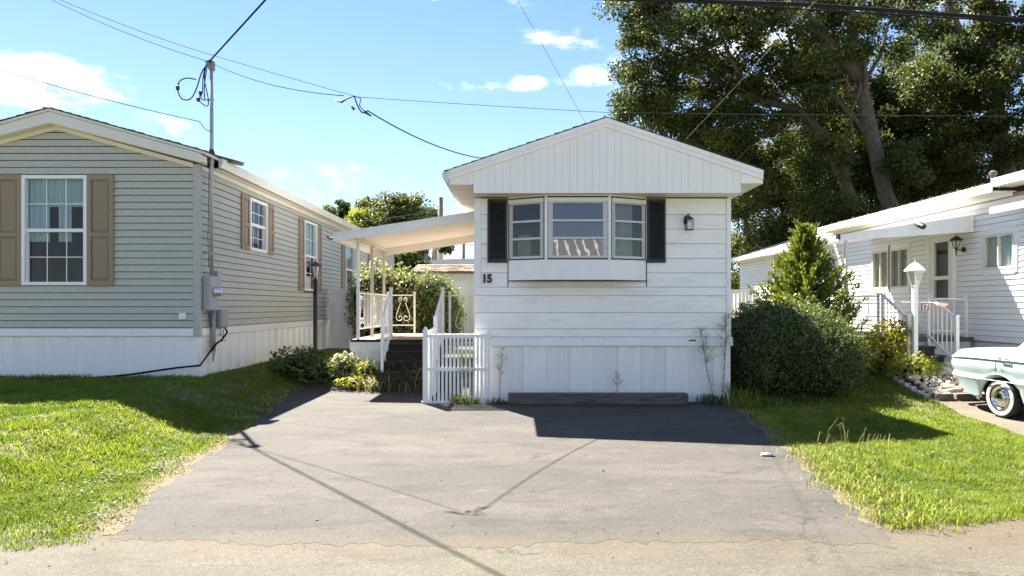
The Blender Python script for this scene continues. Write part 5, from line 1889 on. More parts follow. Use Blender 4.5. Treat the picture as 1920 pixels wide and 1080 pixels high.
def build_car():
    t = thing('parked_car', 'pale mint green vintage sedan with whitewall tyres at the right edge', 'car', CAR)
    paint = M('mint_paint', (0.50, 0.615, 0.60), 0.22, 0.02, 2)
    paint.node_tree.nodes['Principled BSDF'].inputs['Coat Weight'].default_value = 0.6
    chrome = M('chrome', (0.62, 0.62, 0.62), 0.12, 0.05, 10, metal=1.0)
    rubber = M('tyre_rubber', (0.02, 0.02, 0.02), 0.8)
    wwall = M('whitewall', (0.66, 0.65, 0.60), 0.6, 0.1, 20)
    dark = M('underbody', (0.012, 0.012, 0.012), 0.9)
    # local frame: +x forward (towards the street), y to the car's left; wheel axle (right rear) at origin
    ang = math.atan2(-1.0, 0.07)           # forward direction in the world
    fwd = Vector((math.cos(ang), math.sin(ang), 0))
    left = Vector((-fwd.y, fwd.x, 0))       # car's left
    HW = 0.86
    axle = CAR + left * (HW - 0.10)         # middle of the rear axle

    def W(p):
        return axle + fwd * p[0] + left * p[1] + Vector((0, 0, p[2]))
    R_T = 0.285
    xs = sorted(set([round(v, 3) for v in list(np.arange(-1.06, 3.55, 0.12)) + list(np.arange(-0.46, 0.47, 0.04)) + list(np.arange(2.30, 3.23, 0.04)) + [-1.07, -1.05, -1.02, 3.52, 3.55]]))
    rings = []
    for x in xs:
        e = max(0.0, (-0.55 - x) / 0.52)       # towards the tail
        f = max(0.0, (x - 2.9) / 0.65)         # towards the nose
        w = HW * (1 - 0.10 * e ** 2.2 - 0.12 * f ** 2.4)
        if x < -1.04:
            w *= 0.97
        zb = 0.235 + 0.22 * min(1, e) ** 1.3 + 0.10 * f ** 2
        arch = zb
        for ax in (0.0, 2.77):
            d = abs(x - ax)
            if d < 0.40:
                arch = max(arch, 0.24 + math.sqrt(max(0.0, 1 - (d / 0.40) ** 2)) * 0.345)
        tail = 1.0 - 0.02 * e
        zt = (0.94 if x < 0.1 else 0.94) - 0.02 * f
        zcr = 0.84 - 0.03 * e - 0.02 * f       # upper crease
        zmid = 0.55 + 0.02 * e                 # lower sculpted crease
        # half section from the bottom edge up to the centreline of the deck (the lower side is sculpted)
        sec = [(w - 0.06 if arch > zb + .01 else w - 0.09, arch), (w - 0.035, max(arch + 0.012, zb + 0.03)), (w - 0.005, max(arch + 0.03, 0.47 + 0.03 * e)), (w + 0.012, max(arch + 0.045, zmid - 0.03)), (w - 0.03, max(arch + 0.06, zmid + 0.04)),
               (w - 0.012, max(arch + 0.075, 0.66)), (w + 0.004, 0.74), (w - 0.004, zcr - 0.035), (w - 0.022, zcr - 0.02), (w + 0.010, zcr), (w - 0.012, zcr + 0.03), (w - 0.13, zt - 0.012), (w * 0.5, zt + 0.012), (0, zt + 0.018)]
        rings.append((x, sec))
    mb = MB()
    m = len(rings[0][1])
    for x, sec in rings:
        for (y, z) in sec:
            xx = x
            if x < -0.9:    # tail leans: bumper level tucks in
                xx = x + 0.10 * max(0, (0.62 - z)) - 0.03 * math.exp(-((z - 0.70) / 0.1) ** 2)
            mb.v.append(tuple(W((xx, -y, z))))
        for (y, z) in reversed(sec[:-1]):
            xx = x
            if x < -0.9:
                xx = x + 0.10 * max(0, (0.62 - z)) - 0.03 * math.exp(-((z - 0.70) / 0.1) ** 2)
            mb.v.append(tuple(W((xx, y, z))))
    k = 2 * m - 1
    for i in range(len(rings) - 1):
        for j in range(k - 1):
            mb.f.append((i * k + j, i * k + j + 1, (i + 1) * k + j + 1, (i + 1) * k + j))
    mb.f.append(tuple(range(k)))
    e = (len(rings) - 1) * k
    mb.f.append(tuple(e + k - 1 - j for j in range(k)))
    body = mb.build('body', paint, t, True)
    body.data.set_sharp_from_angle(angle=R(32))
    # underbody tray
    ub = MB()
    ub.hexa([W(p) for p in ((-0.55, -.62, .27), (3.2, -.62, .27), (3.2, .62, .27), (-0.55, .62, .27), (-0.7, -.62, .50), (3.2, -.62, .50), (3.2, .62, .50), (-0.7, .62, .50))])
    ub.build('underbody', dark, t)
    def W2(p):          # the cabin stands a little further forward
        return W((p[0] + 0.24, p[1], p[2]))

    # greenhouse
    secs = [(-0.10, 0.0), (0.32, 0.40), (1.0, 0.47), (1.55, 0.44), (2.05, 0.0)]
    rf = MB()
    prof = [(0.28, 1.335), (0.75, 1.37), (1.35, 1.36), (1.62, 1.325)]
    b = len(rf.v)
    for (x, z) in prof:
        for y in (-0.60, -0.52, 0.0, 0.52, 0.60):
            rf.v.append(tuple(W2((x, y, z - (0.045 if abs(y) > .55 else (0.012 if abs(y) > .4 else 0)) + 0.012))))
    for i in range(3):
        for j in range(4):
            rf.f.append((b + i * 5 + j, b + i * 5 + j + 1, b + (i + 1) * 5 + j + 1, b + (i + 1) * 5 + j))
    for (x, z) in prof:
        for y in (-0.60, 0.60):
            rf.v.append(tuple(W2((x, y, z - 0.07))))
    c = b + 20
    for i in range(3):
        rf.f.append((b + i * 5, b + (i + 1) * 5, c + 2 * (i + 1), c + 2 * i))
        rf.f.append((b + i * 5 + 4, b + (i + 1) * 5 + 4, c + 2 * (i + 1) + 1, c + 2 * i + 1))
    rf.build('roof', paint, t, True)
    for s in (-1, 1):
        for (x0, x1, xa, xb) in ((-0.18, 0.06, 0.20, 0.40), (2.0, 2.08, 1.58, 1.64), (0.98, 1.04, 0.98, 1.03)):
            MB().hexa([W2(p) for p in ((x0, s * .70, .945), (x1, s * .70, .945), (x1, s * .66, .945), (x0, s * .66, .945), (xa, s * .60, 1.31), (xb, s * .60, 1.31), (xb, s * .56, 1.31), (xa, s * .56, 1.31))]).build('pillar', paint, t)
    cg_ = glass_mat('car_glass', 0.12, (0.35, 0.42, 0.42))
    for s in (-1, 1):
        for (x0, x1, xa, xb) in ((0.07, 0.97, 0.41, 0.97), (1.05, 1.99, 1.04, 1.57)):
            MB().hexa([W2(p) for p in ((x0, s * .69, .95), (x1, s * .69, .95), (x1, s * .68, .95), (x0, s * .68, .95), (xa, s * .595, 1.30), (xb, s * .595, 1.30), (xb, s * .585, 1.30), (xa, s * .585, 1.30))]).build('side_window', cg_, t)
    MB().hexa([W2(p) for p in ((-0.16, -.64, .955), (-0.16, .64, .955), (-0.13, .64, .955), (-0.13, -.64, .955), (0.27, -.55, 1.32), (0.27, .55, 1.32), (0.29, .55, 1.31), (0.29, -.55, 1.31))]).build('rear_window', cg_, t)
    MB().hexa([W2(p) for p in ((2.06, -.64, .955), (2.06, .64, .955), (2.03, .64, .955), (2.03, -.64, .955), (1.63, -.55, 1.32), (1.63, .55, 1.32), (1.61, .55, 1.31), (1.61, -.55, 1.31))]).build('windscreen', cg_, t)
    MB().hexa([W2(p) for p in ((0.2, -.6, .80), (1.8, -.6, .80), (1.8, .6, .80), (0.2, .6, .80), (0.3, -.58, 1.05), (0.5, -.58, 1.05), (0.5, .58, 1.05), (0.3, .58, 1.05))]).build('seats', M('seat_vinyl', (0.12, 0.16, 0.15), 0.6), t)
    # wheels
    for x in (0.0, 2.77):
        for s in (-1, 1):
            ctr = Vector((x, s * (HW - 0.10), R_T))

            def ring(prof, nn=32):
                q = MB()
                for (r, h) in prof:
                    for i in range(nn):
                        a = 2 * math.pi * i / nn
                        q.v.append(tuple(W((ctr.x + math.cos(a) * r, ctr.y + s * h, ctr.z + math.sin(a) * r))))
                for i in range(len(prof) - 1):
                    for j in range(nn):
                        j2 = (j + 1) % nn
                        q.f.append((i * nn + j, i * nn + j2, (i + 1) * nn + j2, (i + 1) * nn + j))
                return q
            wh_ = ring([(0.16, -0.07), (0.26, -0.08), (R_T, -0.05), (R_T, 0.04), (0.277, 0.062), (0.262, 0.070), (0.20, 0.062), (0.17, 0.05)]).build('wheel', rubber, t, True)
            ring([(0.254, 0.0725), (0.238, 0.0765), (0.215, 0.0755), (0.198, 0.071)]).build('whitewall', wwall, wh_, True)
            ring([(0.186, 0.055), (0.182, 0.068), (0.172, 0.070), (0.160, 0.055), (0.145, 0.040), (0.135, 0.038)]).build('rim', chrome, wh_, True)
            ring([(0.137, 0.030), (0.130, 0.050), (0.115, 0.060), (0.105, 0.058), (0.095, 0.070), (0.06, 0.086), (0.02, 0.092), (0.0005, 0.093)]).build('hubcap', chrome, wh_, True)
    # rear bumper, tail lamps, handle, seams, side trim
    pts = [(-1.00, -0.80, 0.44), (-1.10, -0.74, 0.44), (-1.15, -0.4, 0.44), (-1.16, 0, 0.44), (-1.15, 0.4, 0.44), (-1.10, 0.74, 0.44), (-1.00, 0.80, 0.44)]
    MB().tube([W(p) for p in pts], 0.04, 8).build('rear_bumper', chrome, t, True)
    pts = [(3.45, -0.80, 0.42), (3.62, -0.72, 0.42), (3.68, 0, 0.42), (3.62, 0.72, 0.42), (3.45, 0.80, 0.42)]
    MB().tube([W(p) for p in pts], 0.05, 8).build('front_bumper', chrome, t, True)
    for s in (-1, 1):
        q = MB().tube([W((-1.06, s * 0.60, 0.68)), W((-1.12, s * 0.60, 0.68)), W((-1.135, s * 0.60, 0.68))], [0.085, 0.085, 0.05], 14)
        q.build('tail_light', M('red_lens', (0.4, 0.02, 0.02), 0.2), t, True)
        q = MB().tube([W((3.50, s * 0.62, 0.66)), W((3.60, s * 0.62, 0.66)), W((3.62, s * 0.62, 0.66))], [0.10, 0.10, 0.06], 14)
        q.build('headlight', chrome, t, True)
        MB().tube([W((0.035, s * (HW - 0.004), 0.855)), W((0.05, s * (HW + .03), 0.862)), W((0.20, s * (HW + .032), 0.862)), W((0.215, s * (HW + .0), 0.858))], 0.012, 6).build('door_handle', chrome, t, True)
        sm = [(-0.03, 0.90), (-0.04, 0.80), (-0.045, 0.70), (-0.03, 0.60)]
        MB().tube([W((a, s * (HW + (0.0035 if b_ < .86 else -.02)), b_)) for a, b_ in sm], 0.0035, 4).build('door_seam', dark, t)
        sm = [(1.0, 0.90), (1.0, 0.60), (1.0, 0.35)]
        MB().tube([W((a, s * (HW + .002), b_)) for a, b_ in sm], 0.0035, 4).build('door_seam', dark, t)
        MB().tube([W((a, s * (HW + 0.008 - 0.085 * max(0, (-0.55 - a) / .52) ** 2.2), 0.532 + 0.02 * max(0, (-0.55 - a) / .52))) for a in (-0.98, -0.8, -0.6, -0.4, 0.0, 0.5, 1.5, 2.9)], 0.007, 5).build('side_trim', GREYBOX, t)


build_car()

# ================================================================== VEGETATION
OAK = leaf_mat('oak_leaf', (0.020, 0.034, 0.010), (0.054, 0.078, 0.019), (0.135, 0.150, 0.040), 0.42, 0.52, 0.22)
MAPLE = leaf_mat('maple_leaf', (0.040, 0.060, 0.016), (0.085, 0.11, 0.030), (0.16, 0.175, 0.055), 0.40, 0.55, 0.25)
LIME = leaf_mat('lime_leaf', (0.15, 0.18, 0.025), (0.26, 0.29, 0.045), (0.40, 0.40, 0.09), 0.45, 0.5, 0.35)
HEDGE = leaf_mat('hedge_leaf', (0.036, 0.060, 0.015), (0.080, 0.120, 0.028), (0.17, 0.22, 0.055), 0.28, 0.5, 0.35)
VARIEG = leaf_mat('variegated_leaf', (0.10, 0.13, 0.035), (0.22, 0.25, 0.08), (0.42, 0.42, 0.22), 0.35, 0.45, 0.4)
CONIF = leaf_mat('juniper_leaf', (0.022, 0.044, 0.010), (0.066, 0.105, 0.018), (0.16, 0.195, 0.038), 0.35, 0.55, 0.3)
DRYG = leaf_mat('dry_stalk', (0.10, 0.11, 0.04), (0.22, 0.21, 0.10), (0.38, 0.34, 0.20), 0.35, 0.6, 0.3)
WEED = leaf_mat('weed_leaf', (0.055, 0.085, 0.020), (0.10, 0.14, 0.035), (0.17, 0.20, 0.07), 0.3, 0.6, 0.3)
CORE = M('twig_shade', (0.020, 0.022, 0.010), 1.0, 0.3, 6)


def crown_points(ellipsoids, per, rad=(0.5, 1.0), flat=0.6):
    """leaf positions: clumps through the crown's volume, denser towards its outside"""
    P, O, V = [], [], []
    for (c, r, k) in ellipsoids:
        c, r = np.array(c, float), np.array(r, float)
        cc = in_ball(k, 1 / 3.2)
        for q in cc:
            n = int(per * rng.uniform(0.6, 1.3))
            R_ = rng.uniform(*rad)
            p = in_ball(n, 1 / 2.0) * np.array([R_, R_, R_ * flat])
            ctr = c + q * r
            P.append(ctr + p)
            o = (q * 0.5)[None, :] + p / R_ * 0.35
            O.append(o)
            V.append(np.clip(rng.uniform(0.15, 0.75) + rng.normal(0, 0.16, n), 0, 1))
    return np.concatenate(P), np.concatenate(O), np.concatenate(V)


def trunk_mesh(paths):
    mb = MB()
    for pts, r0, r1 in paths:
        n = len(pts)
        mb.tube(pts, [r0 + (r1 - r0) * i / (n - 1) for i in range(n)], 9 if r0 > 0.1 else 6)
    return mb


def wiggle(p, q, n, amp):
    p, q = Vector(p), Vector(q)
    out = [p]
    for i in range(1, n):
        f = i / n
        out.append(p.lerp(q, f) + Vector((random.uniform(-amp, amp), random.uniform(-amp, amp), random.uniform(-amp, amp) + amp * math.sin(math.pi * f))))
    out.append(q)
    return out


def tree(name, label, base, trunk, ells, per, size, mat, bark=None, limbs=10, group=None, rad=(0.5, 1.0), aspect=0.65):
    t = thing(name, label, 'tree', base, group)
    paths = list(trunk)
    main = trunk[0][0]
    P, O, V = crown_points(ells, per, rad)
    top = [Vector(p) for p in main[len(main) // 2:]]
    for i in range(limbs):
        e = ells[i % len(ells)]
        q = in_ball(1, 0.6)[0] * np.array(e[1]) * 0.85 + np.array(e[0])
        s = top[random.randrange(len(top))]
        r = trunk[0][2] * random.uniform(0.35, 0.7)
        paths.append((wiggle(s, q, 5, 0.25), max(r, 0.04), 0.015))
    trunk_mesh(paths).build('trunk', bark or BARK, t, True)
    s = rng.uniform(size[0], size[1], len(P))
    fast_mesh('crown', leaf_quads(P, s, aspect, 0.45, O), 4, mat, V, t)
    return t


G1 = 'oak wood behind home 17'
# leaning oak whose long limb reaches over home 15
A_ = lambda px, py, Y: tuple(at(px, py, Y))
WOOD = 1.36          # the wood stands well behind the homes, out of their sunlight
B_ = lambda px, py, Y: tuple(at(px, py, Y * WOOD))


def wood_tree(name, label, base, trunk, ells, per, size, mat, *args, **kw):
    """a tree of the wood: sizes given for the near estimate of its distance, built at the true one"""
    trunk = [(p, a * WOOD, b * WOOD) for p, a, b in trunk]
    ells = [(c, tuple(q * WOOD for q in r), k) for c, r, k in ells]
    rad = kw.pop('rad', (0.5, 1.0))
    return tree(name, label, base, trunk, ells, int(per * 1.9), tuple(q * WOOD * 0.78 for q in size), mat, *args, rad=tuple(q * WOOD for q in rad), **kw)


wood_tree('oak_tree', 'spreading oak at the left edge of the wood overhanging the roof of home 15', (17.1, 34, 0.36),
     [([(17.3, 34, 0.36), B_(1615, 420, 25), B_(1585, 345, 25), B_(1540, 250, 25), B_(1495, 205, 25), B_(1420, 188, 25), B_(1340, 150, 25)], 0.27, 0.07),
      ([B_(1590, 330, 25), B_(1530, 235, 25.4), B_(1490, 120, 25.5), B_(1470, 20, 25.5)], 0.16, 0.06),
      ([B_(1420, 188, 25), B_(1380, 130, 24.6), B_(1350, 60, 24.4)], 0.12, 0.04),
      ([B_(1500, 210, 25), B_(1430, 250, 24.5), B_(1380, 300, 24)], 0.12, 0.04)],
     [(B_(1235, 95, 25), (1.6, 1.8, 2.0), 40), (B_(1215, 215, 25), (1.3, 1.6, 1.0), 22), (B_(1300, 190, 25.5), (2.0, 2.0, 1.7), 40), (B_(1340, 20, 25.5), (2.8, 2.4, 1.9), 60), (B_(1390, 120, 26), (2.2, 2.2, 1.9), 46), (B_(1385, 265, 24.5), (1.9, 1.8, 1.5), 38), (B_(1300, 262, 25), (1.6, 1.5, 0.8), 22), (B_(1190, 10, 25), (0.9, 1.4, 1.6), 22)],
     150, (0.10, 0.20), OAK, limbs=16, group=G1, rad=(0.4, 0.8))
wood_tree('oak_tree', 'tall forked oak with a bare pale trunk behind the roof of home 17', (17.7, 31.3, 0.36),
     [([(18.1, 31.3, 0.36), B_(1690, 430, 23), B_(1660, 365, 23), B_(1638, 270, 23), B_(1618, 180, 23), B_(1608, 130, 23)], 0.27, 0.21),
      ([B_(1612, 150, 23), B_(1580, 105, 22.8), B_(1530, 60, 22.7), B_(1500, 5, 22.6), B_(1470, -60, 22.5)], 0.22, 0.12),
      ([B_(1612, 150, 23), B_(1600, 80, 23), B_(1592, 0, 23.2), B_(1600, -80, 23.4)], 0.22, 0.12)],
     [(B_(1480, 60, 24), (2.4, 2.2, 2.0), 44), (B_(1600, -40, 24), (3.2, 2.6, 1.6), 46), (B_(1520, 170, 26), (2.2, 2.0, 1.6), 36), (B_(1690, 30, 24.5), (1.3, 1.6, 1.2), 14), (B_(1560, 250, 27), (2.2, 2.0, 1.6), 34), (B_(1560, 300, 22.5), (1.0, 0.8, 1.0), 9), (B_(1640, 60, 22), (1.2, 0.8, 0.9), 9), (B_(1550, 140, 22), (0.9, 0.8, 0.9), 8), (B_(1700, 300, 22), (0.9, 0.8, 1.0), 9), (B_(1580, 390, 22), (1.5, 0.8, 0.6), 12)],
     150, (0.10, 0.19), OAK, limbs=8, group=G1, rad=(0.4, 0.8))
wood_tree('oak_tree', 'dense dark oak at the right end of the wood above home 17', (29.2, 36.7, 0.36),
     [([(28.6, 36.7, 0.36), B_(1880, 300, 27), B_(1860, 150, 27), B_(1850, 20, 27), B_(1830, -80, 27)], 0.36, 0.2),
      ([B_(1862, 160, 27), B_(1800, 60, 26.5), B_(1770, -20, 26)], 0.16, 0.08)],
     [(B_(1830, 100, 27), (2.4, 2.4, 2.4), 60), (B_(1900, 180, 26), (2.4, 2.2, 2.4), 50), (B_(1780, 180, 27), (1.7, 2.0, 1.8), 34), (B_(1910, 20, 27), (2.6, 2.4, 1.7), 36), (B_(1800, -30, 27), (2.6, 2.2, 1.1), 20), (B_(1850, 280, 27), (2.6, 2.2, 1.4), 46)],
     150, (0.11, 0.20), OAK, limbs=10, group=G1, rad=(0.45, 0.85))
wood_tree('oak_tree', 'slim oak with a crooked stem between the two large trunks of the wood', (19.7, 40.8, 0.36),
     [([(19.9, 40.8, 0.36), B_(1580, 300, 30), B_(1565, 200, 30), B_(1572, 120, 30)], 0.16, 0.10)],
     [(B_(1580, 230, 31), (2.4, 2.0, 2.4), 46), (B_(1640, 180, 31), (2.2, 2.0, 2.6), 40), (B_(1700, 240, 31), (2.2, 2.0, 2.0), 44), (B_(1560, 120, 31), (1.8, 1.8, 2.0), 24)],
     140, (0.13, 0.23), OAK, limbs=8, group=G1)
labs = ['low leafy tree filling the gap just right of the roof of home 15', 'dark understorey tree behind the spruce and the oak trunks', 'shaded understorey tree at the foot of the forked oak', 'dark broad tree behind the vent pipe of home 17', 'far dark tree at the extreme right behind home 17', 'tall shaded tree deep in the wood between the forked oak and the right oak']
spec = [(1400, 345, 27, (1.6, 2.0, 1.7), 50), (1490, 345, 29, (2.6, 2.0, 2.4), 70), (1610, 350, 30, (2.8, 2.0, 2.2), 80), (1720, 335, 31, (3.0, 2.0, 2.2), 80), (1850, 330, 32, (3.4, 2.2, 2.2), 70), (1760, 130, 36, (3.0, 2.2, 3.2), 44)]
for lab, (px, py, Y, r, k) in zip(labs, spec):
    c = at(px, py, Y * WOOD)
    wood_tree('broadleaf_tree', lab, (c.x, c.y, 0.36), [([(c.x + .3, c.y, 0.36), (c.x, c.y, c.z * 0.5), (c.x - .1, c.y, c.z)], 0.17, 0.06)],
         [(tuple(c), r, k), ((c.x + random.uniform(-1, 1), c.y + .5, c.z * 0.45 + 0.6), (r[0] * 1.05, r[1], r[2] * 0.8), int(k * 0.7))], 150, (0.12, 0.22), OAK if lab[0] != 'l' else MAPLE, BARK_D, 6, G1)

# trees on the left, beyond the homes
c = at(742, 425, 46)
tree('maple_tree', 'large round crowned maple behind the porch awning', (c.x, 46, 0.3), [([(c.x, 46, 0.3), (c.x, 46, 3.5), (c.x + .1, 46, 6)], 0.35, 0.16)],
     [((c.x - 0.6, 46, c.z + 0.2), (2.6, 2.4, 2.0), 70), ((c.x + 1.3, 46, c.z + 0.6), (1.5, 2.0, 1.6), 34), ((c.x + 0.2, 46, c.z - 1.4), (2.4, 2.2, 1.2), 34)], 170, (0.16, 0.30), MAPLE, limbs=10, group='trees beyond the homes on the left')
c = at(672, 412, 44)
tree('lime_tree', 'small yellow green tree at the foot of the round maple', (c.x, 44, 0.3), [([(c.x, 44, 0.3), (c.x, 44, 3), (c.x, 44, 5)], 0.16, 0.06)], [((c.x, 44, c.z - .2), (0.6, 1, 0.9), 14), ((c.x + .1, 44, c.z - 1.6), (0.9, 1, 1.0), 14)], 150, (0.12, 0.22), LIME, limbs=5, group='trees beyond the homes on the left')
c = at(630, 398, 50)
tree('maple_tree', 'small dark tree peeping over the roof of the sage home', (c.x, 50, 0.3), [([(c.x, 50, 0.3), (c.x, 50, 4), (c.x, 50, 6)], 0.2, 0.08)], [((c.x + .3, 50, c.z), (0.75, 1, 0.75), 16), ((c.x - .7, 50, c.z - .1), (0.45, 1, 0.45), 8), ((c.x, 50, c.z - 1.8), (1.6, 1, 1.2), 16)], 120, (0.16, 0.28), MAPLE, limbs=5, group='trees beyond the homes on the left', rad=(0.3, 0.6))
c = at(772, 478, 33)
tree('maple_tree', 'dark low tree seen under the porch awning', (c.x, 33, 0.3), [([(c.x, 33, 0.3), (c.x, 33, 2), (c.x, 33, 3.5)], 0.15, 0.06)], [((c.x - .1, 33, c.z - .1), (1.0, 1, 0.7), 30), ((c.x - 0.3, 33, c.z - 1.2), (1.0, 1, 0.8), 16), ((at(835, 462, 33)).to_tuple(), (0.25, .5, 0.35), 5)], 150, (0.10, 0.18), OAK, limbs=5, group='trees beyond the homes on the left', rad=(0.3, 0.5))


def shrub(name, label, ells, n, size, mat, core=0.80, up=0.2, group=None, aspect=0.6, cat='shrub', jitter=0.08, trim=None, coremat=None):
    """clipped or rounded bush: leaves in a thick shell over a dark twiggy heart"""
    base = ells[0][0]
    t = thing(name, label, cat, (base[0], base[1], tz(base[0], base[1])), group)
    P, O = [], []
    tot = sum(r[0] * r[1] + r[0] * r[2] for _, r in ells)
    for c, r in ells:
        c, r = np.array(c, float), np.array(r, float)
        k = int(n * (r[0] * r[1] + r[0] * r[2]) / tot)
        d = rng.normal(size=(k, 3))
        d /= np.linalg.norm(d, axis=1, keepdims=True)
        # lumpy surface
        lump = 1 + jitter * (np.sin(d[:, 0] * 7 + d[:, 2] * 5 + c[0]) * np.sin(d[:, 1] * 6 + d[:, 2] * 8) + 0.5 * np.sin(d[:, 0] * 17 + 3) * np.sin(d[:, 2] * 15))
        rad_ = lump * (1 - 0.24 * rng.random(k) ** 1.6 + 0.04 * rng.normal(size=k))
        P.append(c + d * r * rad_[:, None])
        O.append(d * 0.8)
    P, O = np.concatenate(P), np.concatenate(O)
    g = terrain(P[:, 0], P[:, 1])
    k = P[:, 2] > g + 0.02
    if trim is not None:
        k &= trim(P)
    P, O = P[k], O[k]
    V = np.clip(0.45 + 0.22 * rng.normal(size=len(P)) + 0.15 * np.sin(P[:, 0] * 6) * np.sin(P[:, 2] * 7), 0, 1)
    fast_mesh('foliage', leaf_quads(P, rng.uniform(size[0], size[1], len(P)), aspect, up, O), 4, mat, V, t)
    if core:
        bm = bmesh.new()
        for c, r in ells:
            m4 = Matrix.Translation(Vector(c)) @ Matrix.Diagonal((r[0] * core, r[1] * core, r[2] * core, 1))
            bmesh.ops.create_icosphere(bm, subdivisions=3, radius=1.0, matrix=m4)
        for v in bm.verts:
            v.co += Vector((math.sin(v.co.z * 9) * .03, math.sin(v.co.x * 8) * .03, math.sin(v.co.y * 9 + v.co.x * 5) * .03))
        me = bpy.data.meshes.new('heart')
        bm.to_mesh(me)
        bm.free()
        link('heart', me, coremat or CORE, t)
    return t


# large clipped hedge at the corner of home 15
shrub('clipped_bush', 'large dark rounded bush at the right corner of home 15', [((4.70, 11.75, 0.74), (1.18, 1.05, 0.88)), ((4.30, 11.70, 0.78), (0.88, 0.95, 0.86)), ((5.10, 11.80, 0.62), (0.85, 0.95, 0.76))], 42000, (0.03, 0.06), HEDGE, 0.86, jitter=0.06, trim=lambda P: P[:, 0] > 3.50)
# stray shoots on the clipped bush
bush_ = [o for o in col.objects if o.get('label') == 'large dark rounded bush at the right corner of home 15'][0]
_n = 260
_d = rng.normal(size=(_n, 3))
_d[:, 2] = np.abs(_d[:, 2]) + 0.1
_d[:, 1] -= 0.5
_d /= np.linalg.norm(_d, axis=1, keepdims=True)
_b = np.array([4.70, 11.75, 0.74]) + _d * np.array([1.15, 1.03, 0.86])
_t = np.repeat(_b, 7, 0) + np.repeat(_d + np.array([0, 0, .5]), 7, 0) * np.tile(np.linspace(0, 0.14, 7), _n)[:, None] * np.repeat(rng.random(_n), 7)[:, None] + rng.normal(size=(_n * 7, 3)) * 0.012
fast_mesh('shoots', leaf_quads(_t, rng.uniform(0.03, 0.055, len(_t)), 0.6, 0.4), 4, HEDGE, np.clip(rng.normal(0.7, 0.2, len(_t)), 0, 1), bush_)
shrub('leafy_shrub', 'bright pale leaved shrub rising behind the large dark bush', [((5.15, 12.55, 0.95), (0.70, 0.45, 0.75)), ((5.60, 12.45, 0.72), (0.48, 0.4, 0.62)), ((4.8, 12.6, 1.25), (0.35, 0.3, 0.45))], 5200, (0.04, 0.08), VARIEG, 0.7, jitter=0.16)


# young juniper
def juniper():
    cx, cy, z0, zt = 5.62, 13.25, 0.35, 3.12
    t = thing('juniper_tree', 'feathery green juniper standing behind the rounded bush', 'tree', (cx, cy, z0))
    MB().tube([(cx, cy, z0), (cx + .03, cy, 1.5), (cx - .02, cy, 2.5), (cx, cy, 2.9)], [0.07, 0.05, 0.03, 0.012], 7).build('trunk', BARK, t)
    Q, V = [], []
    nb = 230
    for i in range(nb):
        f = (i + 0.5) / nb
        z = z0 + 0.15 + (zt - z0 - 0.2) * f
        reach = (1.28 * (1 - f) ** 0.95 + 0.05) * rng.uniform(0.62, 1.12)
        if f < 0.15:
            reach *= 0.85 + f
        a = i * 2.39996 + rng.normal(0, 0.2)
        d = np.array([math.cos(a), math.sin(a), 0])
        rise = reach * rng.uniform(0.5, 0.85)
        n = int(45 + 110 * reach)
        s = rng.random(n) ** 0.7
        p = np.array([cx, cy, z])[None] + d[None] * (reach * s)[:, None]
        p[:, 2] += rise * s ** 1.6
        spread = 0.022 + 0.075 * (1 - s) * min(1, reach)
        p += rng.normal(size=(n, 3)) * spread[:, None]
        # needle sprays point along the shoot, curving upwards
        tdir = d[None] * 1.0 + rng.normal(size=(n, 3)) * 0.45
        tdir[:, 2] += 0.5 + 0.9 * s
        tdir /= np.linalg.norm(tdir, axis=1, keepdims=True)
        b = np.cross(tdir, rng.normal(size=(n, 3)))
        b /= np.linalg.norm(b, axis=1, keepdims=True)
        L_ = rng.uniform(0.05, 0.12, n)[:, None]
        w = 0.010 + 0.008 * rng.random(n)[:, None]
        Q.append(np.stack([p, p + tdir * L_ * .5 + b * w, p + tdir * L_, p + tdir * L_ * .5 - b * w], 1))
        V.append(np.clip(0.25 + 0.5 * s + 0.15 * rng.normal(size=n) + 0.15 * f, 0, 1))
    fast_mesh('crown', np.concatenate(Q), 4, CONIF, np.concatenate(V), t)
    Q, V = [], []
    for (dx, h, lean) in ((0.0, 0.50, -0.20), (0.22, 0.42, 0.16), (-.10, 0.3, -.25), (0.1, .35, .05)):   # loose leaders at the top
        n = 60
        s = rng.random(n)
        p = np.stack([cx + dx * .3 + lean * s ** 2 + rng.normal(0, .02, n), cy + rng.normal(0, .03, n), 2.72 + h * s], 1)
        td = np.stack([lean + rng.normal(0, .5, n), rng.normal(0, .5, n), np.ones(n)], 1)
        td /= np.linalg.norm(td, axis=1, keepdims=True)
        b = np.cross(td, rng.normal(size=(n, 3)))
        b /= np.linalg.norm(b, axis=1, keepdims=True)
        Q.append(np.stack([p, p + td * .04 + b * .010, p + td * .09, p + td * .04 - b * .010], 1))
        V.append(np.clip(0.7 + 0.2 * rng.normal(size=n), 0, 1))
    fast_mesh('leader', np.concatenate(Q), 4, CONIF, np.concatenate(V), t)


juniper()
# hedges behind the porch
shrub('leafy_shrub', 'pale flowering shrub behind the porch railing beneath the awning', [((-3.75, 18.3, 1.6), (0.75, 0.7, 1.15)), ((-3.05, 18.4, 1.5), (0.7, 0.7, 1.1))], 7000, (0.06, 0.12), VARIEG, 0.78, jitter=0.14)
shrub('clipped_bush', 'rounded bright green bush right of the pale shrub behind the porch', [((-2.35, 18.8, 1.30), (1.0, 0.85, 1.2))], 12000, (0.035, 0.07), leaf_mat('box_leaf', (0.05, 0.085, 0.015), (0.10, 0.15, 0.025), (0.19, 0.23, 0.05), 0.35), 0.86)

